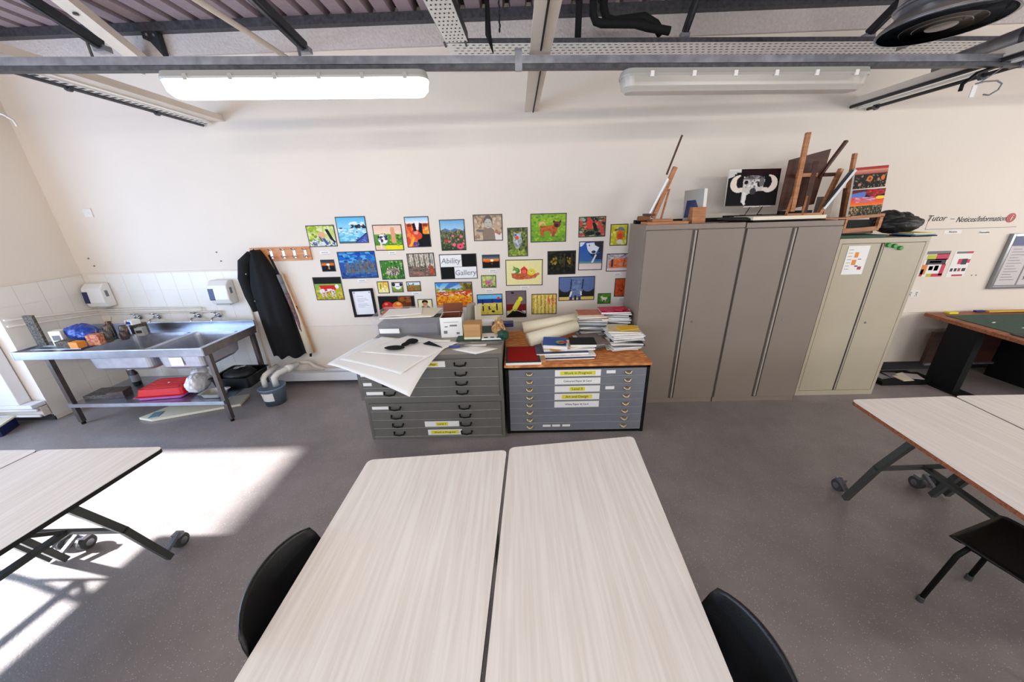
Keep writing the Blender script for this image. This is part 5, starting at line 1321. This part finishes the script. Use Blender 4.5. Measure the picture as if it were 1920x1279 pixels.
def P_poppies(c):
    c.grad(0,.35,(110,170,214),(170,206,226)); c.poly([(0,.35),(.2,.26),(.4,.34),(.6,.27),(1,.36),(1,.45),(0,.45)],(90,120,170)); c.grad(.38,1,(96,110,70),(44,60,40)); c.dabs(0,.32,1,.95,[(70,90,50),(120,120,80),(50,66,44),(150,140,100),(90,60,60)],160,.025,.035)
    for x,y,r in ((.2,.68,.06),(.34,.71,.05),(.52,.82,.07),(.85,.55,.06),(.92,.78,.05),(.5,.52,.05),(.72,.65,.04)): c.ell(x,y,r*1.1,r*.8,((206,60,60) if x<.3 else (226,110,130)))
    c.ell(.78,.88,.14,.10,(230,84,110)); c.ell(.78,.88,.03,.03,(120,20,40))
def P_child(c):
    c.grad(0,1,(176,150,124),(200,178,150)); c.dabs(0,0,1,1,[(186,160,132),(160,134,110),(206,186,160),(150,120,96)],120,.05,.06); c.rect(.72,.72,1,1,(228,222,210)); c.poly([(.3,1),(.32,.58),(.42,.5),(.62,.5),(.72,.6),(.76,1)],(140,124,106))
    c.ell(.51,.25,.16,.24,(110,100,92)); c.ell(.51,.33,.13,.19,(190,184,172)); c.line(.43,.3,.47,.3,.012,(90,84,76)); c.line(.55,.3,.59,.3,.012,(90,84,76)); c.line(.47,.44,.56,.44,.012,(120,90,80)); c.line(.78,.66,.9,.74,.05,(176,120,96)); c.line(.12,.6,.3,.62,.05,(120,110,110))
def P_birch(c):
    c.grad(0,1,(150,146,130),(110,84,72)); c.dabs(0,0,1,.55,[(120,124,104),(176,170,140),(96,96,90),(196,190,170)],90,.03,.05)
    for k in range(15): x = .04+k*.066; c.line(x,.0,x+.015,.56+.05*(k%3),.012,(222,214,196) if k%3 else (90,86,80))
    c.dabs(0,.55,1,.8,[(70,66,64),(96,90,84),(120,100,90)],60,.04,.03); c.dabs(0,.78,1,1,[(150,90,70),(120,110,100),(170,120,96)],50,.05,.03); c.dabs(.8,.55,.95,.95,[(196,84,44),(170,70,44)],18,.04,.06)
def P_gallery(c):
    c.a[:] = (236,236,236); c.rect(.60,0,1,.5,(14,14,15)); c.rect(0,.52,.38,1,(14,14,15)); c.rect(0,.495,1,.52,(40,40,42))
def P_sunset(c):
    c.grad(0,.3,(36,60,84),(110,120,120)); c.grad(.3,.55,(240,150,60),(222,80,30)); c.grad(.55,1,(60,24,16),(14,12,14)); c.ell(.56,.42,.10,.10,(255,236,180)); c.poly([(0,.5),(.3,.6),(.6,.52),(1,.48),(1,1),(0,1)],(26,18,18)); c.rect(.52,.62,.6,.75,(110,60,36))
def P_pinkflower(c):
    c.grad(0,1,(196,206,110),(176,190,110)); c.dabs(0,0,1,1,[(206,214,130),(150,170,90)],30,.08,.07); c.ell(.5,.6,.28,.24,(206,110,116)); c.dabs(.25,.4,.75,.8,[(226,150,150),(180,80,96),(150,150,170)],26,.05,.05); c.ell(.72,.34,.12,.09,(140,150,170)); c.dabs(.1,.85,.9,1,[(80,96,50)],14,.06,.05)
def P_field(c):
    c.grad(0,.3,(196,214,230),(226,232,234)); c.dabs(.1,.15,.5,.4,[(60,90,40)],10,.06,.08); c.grad(.35,1,(120,130,50),(150,90,50)); c.dabs(0,.4,1,1,[(170,70,40),(110,130,50),(196,120,50),(80,100,40)],70,.04,.05)
def P_man(c):
    c.a[:] = (240,232,180); c.ell(.5,.22,.22,.2,(24,20,20)); c.rect(.32,.2,.68,.36,(24,20,20)); c.ell(.5,.44,.17,.2,(206,140,106)); c.poly([(.28,1),(.34,.66),(.66,.66),(.82,1)],(214,120,90)); c.line(.12,.98,.34,.7,.09,(26,22,24)); c.line(.9,.98,.68,.7,.09,(26,22,24))
def P_harvest(c):
    c.grad(0,.35,(90,160,214),(206,226,236)); c.poly([(.4,0),(.75,0),(.3,.28),(.25,.2)],(70,120,190)); c.poly([(.0,.0),(.2,.0),(.1,.2)],(60,140,200)); c.dabs(.72,.05,1,.32,[(110,110,40),(160,120,40),(90,80,30)],40,.05,.06); c.dabs(0,.26,.75,.42,[(150,160,60),(110,130,50),(190,170,60)],50,.05,.04)
    c.poly([(.0,.42),(.5,.36),(1,.3),(1,.55),(0,.55)],(190,70,40)); c.dabs(0,.38,1,.55,[(196,40,36),(226,120,60),(240,210,190),(150,50,40),(240,150,50)],90,.04,.025); c.grad(.55,1,(236,170,30),(226,110,30)); c.dabs(0,.55,1,1,[(240,180,30),(230,130,30),(214,90,30),(246,200,60)],130,.035,.035)
def P_beach(c):
    c.rect(0,0,1,.2,(110,190,226)); c.rect(0,.2,1,.42,(24,60,150)); c.rect(0,.42,1,1,(226,210,90)); c.dabs(0,.42,1,1,[(234,220,110),(216,196,80)],40,.06,.04)
    for x,y,h in ((.2,.35,.22),(.2,.68,.22),(.46,.66,.14),(.78,.62,.3),(.88,.2,.1),(.6,.3,.12)): c.line(x,y-h/2,x,y+h/2,.028,(40,40,60))
    c.ell(.62,.84,.07,.05,(40,36,50)); c.ell(.48,.72,.06,.03,(60,50,60)); c.ell(.86,.18,.06,.06,(206,60,60))
def P_treetall(c):
    c.grad(0,1,(96,104,60),(110,130,50)); c.dabs(0,0,1,1,[(80,92,50),(130,124,70),(150,160,80),(96,76,70),(60,70,44)],140,.05,.05); c.poly([(.3,.12),(.5,.2),(.68,.12),(.70,.5),(.55,.75),(.42,.75),(.28,.5)],(170,176,180)); c.dabs(.3,.2,.7,.7,[(196,200,204),(120,130,140),(150,150,140)],50,.04,.04); c.ell(.47,.34,.09,.07,(206,90,60)); c.ell(.4,.24,.05,.03,(96,60,50)); c.dabs(.1,.78,.9,1,[(120,150,50),(160,180,80)],40,.05,.04)
def P_dog(c):
    c.grad(0,1,(140,180,50),(110,160,44)); c.dabs(0,0,1,1,[(150,190,60),(110,156,50),(170,190,60),(90,140,60)],140,.04,.04); c.ell(.32,.36,.10,.10,(226,180,120)); c.ell(.34,.40,.06,.06,(150,180,60)); c.poly([(.26,.44),(.66,.40),(.78,.5),(.72,.72),(.62,.78),(.52,.62),(.38,.62),(.36,.80),(.29,.80),(.26,.6)],(186,96,50)); c.dabs(.28,.44,.7,.6,[(200,112,60),(166,80,44)],30,.03,.03); c.ell(.75,.38,.10,.11,(120,60,50)); c.ell(.73,.42,.05,.07,(60,40,44)); c.ell(.66,.28,.04,.04,(90,50,50)); c.ell(.84,.28,.03,.04,(90,50,50)); c.line(.66,.66,.64,.8,.035,(150,76,60))
def P_veg(c):
    c.a[:] = (236,226,160); c.poly([(.14,.52),(.9,.54),(.82,.72),(.62,.76),(.3,.78),(.16,.7)],(196,96,60)); c.dabs(.2,.58,.8,.74,[(214,126,80),(176,76,44)],30,.04,.02); c.ell(.28,.42,.10,.12,(70,130,60)); c.poly([(.2,.22),(.34,.38),(.3,.5),(.2,.44)],(110,160,70)); c.ell(.22,.46,.05,.05,(230,230,200)); c.poly([(.42,.54),(.40,.36),(.50,.24),(.60,.38),(.58,.56)],(220,60,44)); c.ell(.5,.46,.06,.08,(236,110,90)); c.ell(.70,.48,.11,.13,(230,206,50)); c.ell(.70,.48,.04,.05,(240,232,150)); c.ell(.70,.46,.02,.02,(70,90,120)); c.ell(.88,.56,.05,.05,(206,120,110))
def P_dark(c):
    c.a[:] = (26,26,18); c.dabs(0,0,1,1,[(36,36,24),(20,22,16),(50,48,26),(16,16,12)],90,.05,.06); c.dabs(.12,.28,.32,.55,[(140,120,30),(110,96,26),(170,150,50)],16,.03,.05); c.dabs(.70,.28,.82,.55,[(130,110,30),(160,130,40)],12,.02,.05); c.dabs(.4,.3,.6,.5,[(80,74,30),(56,60,30)],12,.03,.05)
    for x in (.45,.6,.88): c.line(x,.1,x,.6,.012,(66,64,34))
def P_canary(c):
    c.grad(0,.5,(110,96,100),(120,104,104)); c.rect(0,.5,1,.76,(120,24,26)); c.poly([(0,.95),(.4,.7),(.7,.72),(1,.86),(1,1),(0,1)],(16,16,14)); c.ell(.32,.06,.08,.04,(30,30,32)); c.line(.62,.42,.42,.66,.11,(222,214,40)); c.ell(.72,.30,.11,.09,(232,226,60)); c.line(.42,.66,.12,.82,.035,(206,200,50)); c.line(.5,.48,.36,.68,.04,(214,214,130)); c.line(.4,.7,.95,.86,.02,(170,140,130))
def P_goldbirch(c):
    c.grad(0,1,(222,186,60),(230,206,70)); c.dabs(0,0,1,1,[(236,210,70),(214,160,50),(240,224,120),(200,190,80)],120,.03,.05); c.dabs(.6,.05,1,.5,[(226,110,40),(236,140,50)],40,.04,.05)
    for k in range(12):
        x = .05+k*.08; c.line(x,.05,x+.01,1,.010,(236,232,214) if k%2 else (110,100,80))
    c.dabs(.1,.2,.9,.8,[(196,110,60),(150,140,110)],36,.012,.03)
def P_flowers(c):
    c.a[:] = (70,90,60); c.dabs(0,0,1,1,[(206,70,64),(226,110,90),(60,90,50),(40,44,44),(130,160,90),(150,170,160)],120,.06,.06); c.ell(.40,.34,.13,.28,(214,70,60)); c.poly([(.5,.3),(.62,.3),(.75,.75),(.58,.7)],(30,30,32)); c.poly([(.68,.2),(.82,.2),(1,.8),(.88,.95)],(196,76,70)); c.ell(.42,.82,.18,.12,(36,36,38)); c.ell(.74,.86,.1,.08,(30,30,34)); c.ell(.06,.35,.06,.16,(190,80,60))
def P_robin(c):
    c.grad(0,1,(206,196,40),(180,180,60)); c.dabs(0,0,1,1,[(214,206,60),(190,180,40),(226,220,110)],40,.1,.08); c.line(.25,.25,.45,.24,.04,(110,100,50)); c.ell(.60,.22,.18,.11,(110,120,150)); c.ell(.58,.52,.24,.26,(222,110,50)); c.ell(.58,.56,.15,.16,(206,80,40)); c.ell(.58,.84,.2,.11,(222,214,190)); c.line(.8,.25,.84,.6,.025,(80,110,60))
def P_bird2(c):
    c.grad(0,.7,(44,84,170),(60,100,160)); c.grad(.7,.78,(80,130,130),(110,150,150)); c.grad(.78,1,(226,200,190),(230,214,206)); c.poly([(.0,.0),(.25,.0),(.1,.15),(0,.15)],(216,222,230)); c.poly([(.28,.05),(.62,.02),(.7,.14),(.85,.2),(.72,.42),(.5,.42),(.35,.28)],(226,228,232)); c.poly([(.62,.0),(1,.0),(1,.4),(.8,.36),(.86,.2),(.66,.12)],(44,46,60)); c.ell(.62,.36,.10,.05,(50,54,70)); c.poly([(.42,.42),(.75,.44),(1,.36),(1,.62),(.70,.62),(.55,.52)],(46,54,80)); c.line(.72,.48,.58,.72,.035,(220,222,226)); c.ell(.42,.12,.03,.03,(60,70,90))
def P_hunt(c):
    c.a[:] = (190,180,184); c.dabs(0,0,1,.28,[(150,146,156),(210,200,200),(120,116,124)],40,.05,.03); c.poly([(.1,.4),(.4,.26),(.95,.24),(.98,.8),(.1,.82)],(222,110,60)); c.dabs(.12,.3,.95,.8,[(226,120,70),(206,90,50),(236,140,90)],40,.05,.05); c.line(.24,.35,.24,.7,.05,(50,54,70)); c.ell(.66,.6,.1,.12,(206,140,100)); c.line(.82,.3,.78,.7,.02,(90,70,70)); c.rect(0,.84,1,1,(232,206,200))
def P_elephant(c):
    c.grad(0,.45,(80,110,170),(70,96,140)); c.grad(.45,.85,(40,44,34),(30,34,26)); c.rect(0,.86,1,1,(222,190,100)); c.ell(.18,.30,.20,.34,(92,112,158)); c.ell(.82,.30,.20,.34,(92,112,158)); c.poly([(.34,.02),(.66,.02),(.70,.4),(.62,.9),(.38,.9),(.32,.4)],(104,122,160)); c.line(.35,.1,.33,.5,.02,(40,50,70)); c.line(.68,.12,.66,.5,.02,(40,50,70)); c.dabs(.4,.1,.62,.8,[(120,138,174),(90,106,146)],26,.04,.05); c.poly([(.33,.62),(.38,.62),(.33,.92),(.28,.9)],(226,226,230)); c.poly([(.60,.62),(.64,.62),(.66,.8),(.61,.8)],(220,220,226)); c.rect(.30,.86,.38,1,(50,60,110)); c.rect(.55,.84,.63,1,(50,60,110)); c.rect(.44,.8,.5,1,(40,46,70))
def P_whitedog(c):
    c.grad(0,1,(80,140,40),(60,120,34)); c.dabs(0,0,1,1,[(96,156,50),(60,110,34)],30,.08,.08); c.ell(.5,.5,.24,.14,(222,226,190)); c.ell(.3,.34,.09,.11,(214,218,180)); c.line(.36,.55,.36,.74,.04,(214,220,180)); c.line(.62,.55,.62,.74,.04,(214,220,180)); c.ell(.72,.4,.05,.06,(214,220,180))
def P_orange(c):
    c.a[:] = (190,76,34); c.dabs(0,0,1,1,[(200,84,38),(176,66,30)],50,.08,.08); c.dabs(.3,.4,.7,.75,[(150,54,28),(130,50,30)],14,.05,.04); c.line(.35,.66,.65,.7,.02,(96,40,26))
PICS = {
'birds':(-2.175,1.802,0.318,0.232,'wall painting of dark long-legged birds on yellow-green, farthest left in the top row'),
'sea':(-1.821,1.857,0.334,0.283,'wall painting of a pale blue bay with white surf in the top row'),
'cowtree':(-1.430,1.764,0.325,0.279,'wall painting of a white cow by a pinkish tree with a yellow strip'),
'forest':(-1.827,1.473,0.433,0.307,'large deep blue wall painting of misty grey spires'),
'smallsun':(-2.173,1.475,0.160,0.136,'small dark wall painting with a white sun under the birds painting'),
'redcow':(-2.225,1.208,0.335,0.275,'wall painting of a red and white cow on yellow grass'),
'hedgehog':(-1.437,1.407,0.268,0.221,'wall painting of a hedgehog on green grass'),
'smallyellow':(-1.576,1.206,0.137,0.142,'tiny yellow wall painting beside the tiny dog face'),
'smalldog':(-1.408,1.204,0.134,0.121,'tiny wall painting of a white dog face with black ears'),
'apples':(-1.445,0.986,0.437,0.231,'wall painting of a red apple and an orange on a black ground'),
'highcow':(-1.091,1.815,0.270,0.327,'upright wall painting of a black and white cow head on orange'),
'poppies':(-0.704,1.771,0.280,0.332,'upright wall painting of pink poppies in a dark meadow'),
'child':(-0.308,1.839,0.323,0.279,'sepia wall painting of a small child in a jumper'),
'birch':(-1.095,1.454,0.313,0.266,'wall painting of pale birch trunks on brown ground'),
'gallery':(-0.669,1.424,0.425,0.285,'black and white gallery title board in the middle of the paintings'),
'sunset':(-0.293,1.473,0.201,0.152,'small wall painting of an orange sunset under the child painting'),
'pinkflower':(-0.331,1.243,0.174,0.147,'tiny wall painting of a pink bird-like flower on yellow-green'),
'field':(-1.215,1.208,0.167,0.118,'tiny wall painting of a red and green field under a pale sky'),
'man':(-1.105,0.986,0.176,0.134,'tiny wall painting of a dark-haired figure on pale yellow'),
'harvest':(-0.747,1.097,0.438,0.303,'large wall painting of a golden field with red huts'),
'beach':(-0.329,0.965,0.303,0.258,'wall painting of figures on a yellow beach with a blue sea band'),
'treetall':(0.017,1.676,0.225,0.313,'upright green wall painting of a grey owl-like face'),
'dog':(0.359,1.819,0.395,0.303,'wall painting of an orange-brown dog on bright green grass'),
'veg':(0.084,1.335,0.426,0.299,'pale yellow wall painting of vegetables in a brown basket'),
'dark':(0.513,1.436,0.322,0.267,'very dark wall painting with dull yellow glows'),
'canary':(-0.017,0.963,0.245,0.328,'upright wall painting of a yellow canary on a dark rock'),
'goldbirch':(0.316,0.956,0.298,0.249,'wall painting of golden yellow birch wood'),
'flowers':(0.840,1.817,0.297,0.216,'wall painting of red blooms and black shapes in the top row'),
'robin':(1.140,1.724,0.193,0.230,'small wall painting of a robin on yellow at the upper right of the group'),
'bird2':(0.840,1.504,0.272,0.320,'upright wall painting of a white and black shape on deep blue'),
'hunt':(1.150,1.422,0.253,0.201,'wall painting of an orange camp scene with a pale margin'),
'elephant':(0.695,1.133,0.422,0.284,'wall painting of a blue-grey elephant head'),
'whitedog':(1.025,1.006,0.154,0.127,'tiny wall painting of a white animal on green'),
'orange':(1.216,1.133,0.158,0.218,'small plain orange-red wall painting next to the taupe cupboard'),
}
M['border'] = mat('dark_border', (52,54,56), .7)
i_ = 0
for key, (px, pz, pw, ph, lb) in PICS.items():
    if key == 'letter': continue
    i_ += 1
    res = 225
    W_ = max(22, int(pw*res)); H_ = max(18, int(ph*res))
    c = Canvas(W_, H_, (200,200,200), i_)
    globals()['P_'+key](c)
    if key != 'gallery': c.noise(7)
    t = thing('painting' if key != 'gallery' else 'title_board', lb, 'painting' if key != 'gallery' else 'sign', (px, 3.999, pz), rot=(0, ((i_*37) % 7 - 3)*.003, 0), group='paintings on the back wall' if key != 'gallery' else None)
    MB().box(-pw/2, -.003, -ph/2, pw/2, 0, ph/2).build('backing', M['border'], t)
    link('artwork', art_mesh(c, pw-.018, ph-.018), t, (0, -.0038, 0))
    if key == 'gallery':
        text_obj('lettering', 'Ability', .085, t, M['inkg'], (-.085,-.005,.066), shear=.15)
        text_obj('lettering', 'Gallery', .085, t, M['inkg'], (.075,-.005,-.072), shear=.1)
t = thing('framed_letter', 'black framed white letter hanging below the blue painting', 'frame', (-1.840,3.999,1.028), rot=(0,-.02,0))
w, h = .281, .342
MB().box(-w/2,-.018,-h/2,-w/2+.028,0,h/2).box(w/2-.028,-.018,-h/2,w/2,0,h/2).box(-w/2+.028,-.018,-h/2,w/2-.028,0,-h/2+.028).box(-w/2+.028,-.018,h/2-.028,w/2-.028,0,h/2).build('frame', M['black'], t)
c = Canvas(40, 50, (232,232,236), 1); P_letter(c)
link('letter', art_mesh(c, w-.054, h-.054), t, (0,-.006,0))
for i,(x,z,s_,lb) in enumerate(((-2.181,1.622,.11,'small white caption card under the birds painting'),(-1.814,1.293,.10,'small white caption card under the deep blue painting'),(-1.411,1.600,.08,'small white caption card under the white cow painting'),(-1.200,1.124,.09,'small white caption card under the tiny field painting'),(-.277,1.366,.09,'small white caption card under the small orange sunset'),(-.331,1.137,.09,'small white caption card under the tiny pink painting'),(.089,1.164,.10,'small white caption card under the vegetables painting'),(1.159,1.289,.08,'small white caption card under the orange camp painting'),(1.232,.994,.09,'small white caption card under the plain orange-red painting'))):
    t = thing('caption_card', lb, 'label', (x,3.999,z), 0, 'caption cards under the paintings')
    MB().box(-s_/2,-.0015,-.017,s_/2,0,.017).build('card', M['paper'], t)
    MB().box(-s_*.36,-.002,-.003,s_*.36,-.0015,.003).box(-s_*.36,-.002,-.018,s_/2,-.0015,-.0155).build('print', M['inkg'], t)

# ox painting on the stand, two sunset canvases on the easel
def P_ox(c):
    c.a[:] = (10,8,10); c.rect(.25,0,1,.18,(34,6,10)); c.rect(0,0,.24,.1,(226,220,214)); c.poly([(0,.05),(.25,.05),(.1,.2),(0,.25)],(210,206,200))
    c.rect(.12,.13,.25,.2,(14,12,14))
    for s_,cx in ((1,.22),(-1,.80)):
        c.ell(cx,.40,.165,.235,(236,222,206)); c.ell(cx+.035*s_,.36,.085,.165,(10,8,10))
    c.rect(.16,.1,.34,.16,(10,8,10)); c.rect(.235,.14,.30,.48,(10,8,10)); c.rect(.70,.12,.78,.50,(10,8,10)); c.rect(.24,.5,.36,.62,(232,220,206)); c.rect(.66,.5,.78,.6,(232,220,206))
    c.ell(.50,.30,.21,.13,(110,104,104)); c.dabs(.34,.2,.68,.42,[(60,58,60),(150,144,142),(90,86,88)],40,.03,.03); c.poly([(.30,.28),(.72,.28),(.66,.74),(.56,.9),(.40,.96),(.30,.9)],(206,200,196)); c.dabs(.32,.3,.68,.5,[(150,146,146),(230,226,222),(96,92,96)],40,.025,.03)
    c.ell(.36,.36,.04,.05,(20,18,20)); c.ell(.62,.42,.04,.07,(24,22,24)); c.ell(.66,.36,.05,.12,(110,106,106)); c.poly([(.60,.6),(.72,.6),(.8,1),(.42,1),(.36,.85),(.42,.68)],(10,8,10)); c.ell(.52,.78,.14,.14,(10,8,10)); c.poly([(.32,.6),(.40,.66),(.38,1),(.32,.9)],(230,226,222)); c.ell(.51,.6,.06,.09,(60,58,62))
def P_sun1(c):
    c.grad(0,.14,(150,40,40),(190,70,60)); c.grad(.14,.34,(214,160,130),(170,80,70)); c.grad(.34,1,(40,34,30),(14,12,12)); c.dabs(0,.36,1,1,[(60,56,40),(110,100,80),(30,26,24),(150,140,120)],110,.02,.03)
    c.ell(.48,.56,.09,.13,(214,120,50)); c.ell(.48,.56,.04,.06,(110,60,40)); c.ell(.88,.55,.06,.12,(226,110,40)); c.ell(.2,.8,.05,.07,(190,130,110)); c.ell(.75,.62,.04,.08,(170,130,110))
def P_sun2(c):
    c.grad(0,.2,(60,30,40),(150,30,34)); c.poly([(0,.15),(.45,.08),(.4,.3),(0,.36)],(90,120,196)); c.dabs(.4,0,1,.25,[(170,30,34),(120,30,40),(200,50,40)],30,.07,.04); c.grad(.3,.62,(214,60,50),(240,120,40)); c.dabs(.1,.3,.7,.48,[(196,170,200),(150,120,170),(230,90,80)],30,.08,.02); c.ell(.88,.33,.14,.06,(240,210,50)); c.grad(.60,1,(50,60,40),(30,34,26)); c.dabs(0,.62,1,1,[(60,80,44),(110,120,80),(30,34,28),(190,140,90),(150,110,100)],130,.022,.035); c.rect(0,.57,1,.61,(236,130,40))
def canvas_obj(P, w, h, loc, rot, label, seed, thick=.018, side='paper'):
    c = Canvas(int(w*230), int(h*230), (0,0,0), seed); P(c); c.noise(6)
    t = thing('canvas_painting', label, 'painting', loc, rot=rot)
    MB().box(-w/2, .0005, -h/2, w/2, thick, h/2).build('canvas', M[side], t)
    link('artwork', art_mesh(c, w, h), t)
    return t
canvas_obj(P_ox, .475, .325, (2.275, 3.62, 2.150), (-.10, .01, -.03), 'black canvas painting of a white-faced ox with curved horns', 5)
canvas_obj(P_sun1, .335, .185, (3.322, 3.575, 2.205), (-.08, -.06, .12), 'upper of two canvases on the cream cupboard easel, dark red sky with sunflowers', 6)
canvas_obj(P_sun2, .345, .235, (3.335, 3.550, 1.985), (-.08, -.04, .12), 'lower of two canvases on the cream cupboard easel, vivid red and blue sunset', 7)
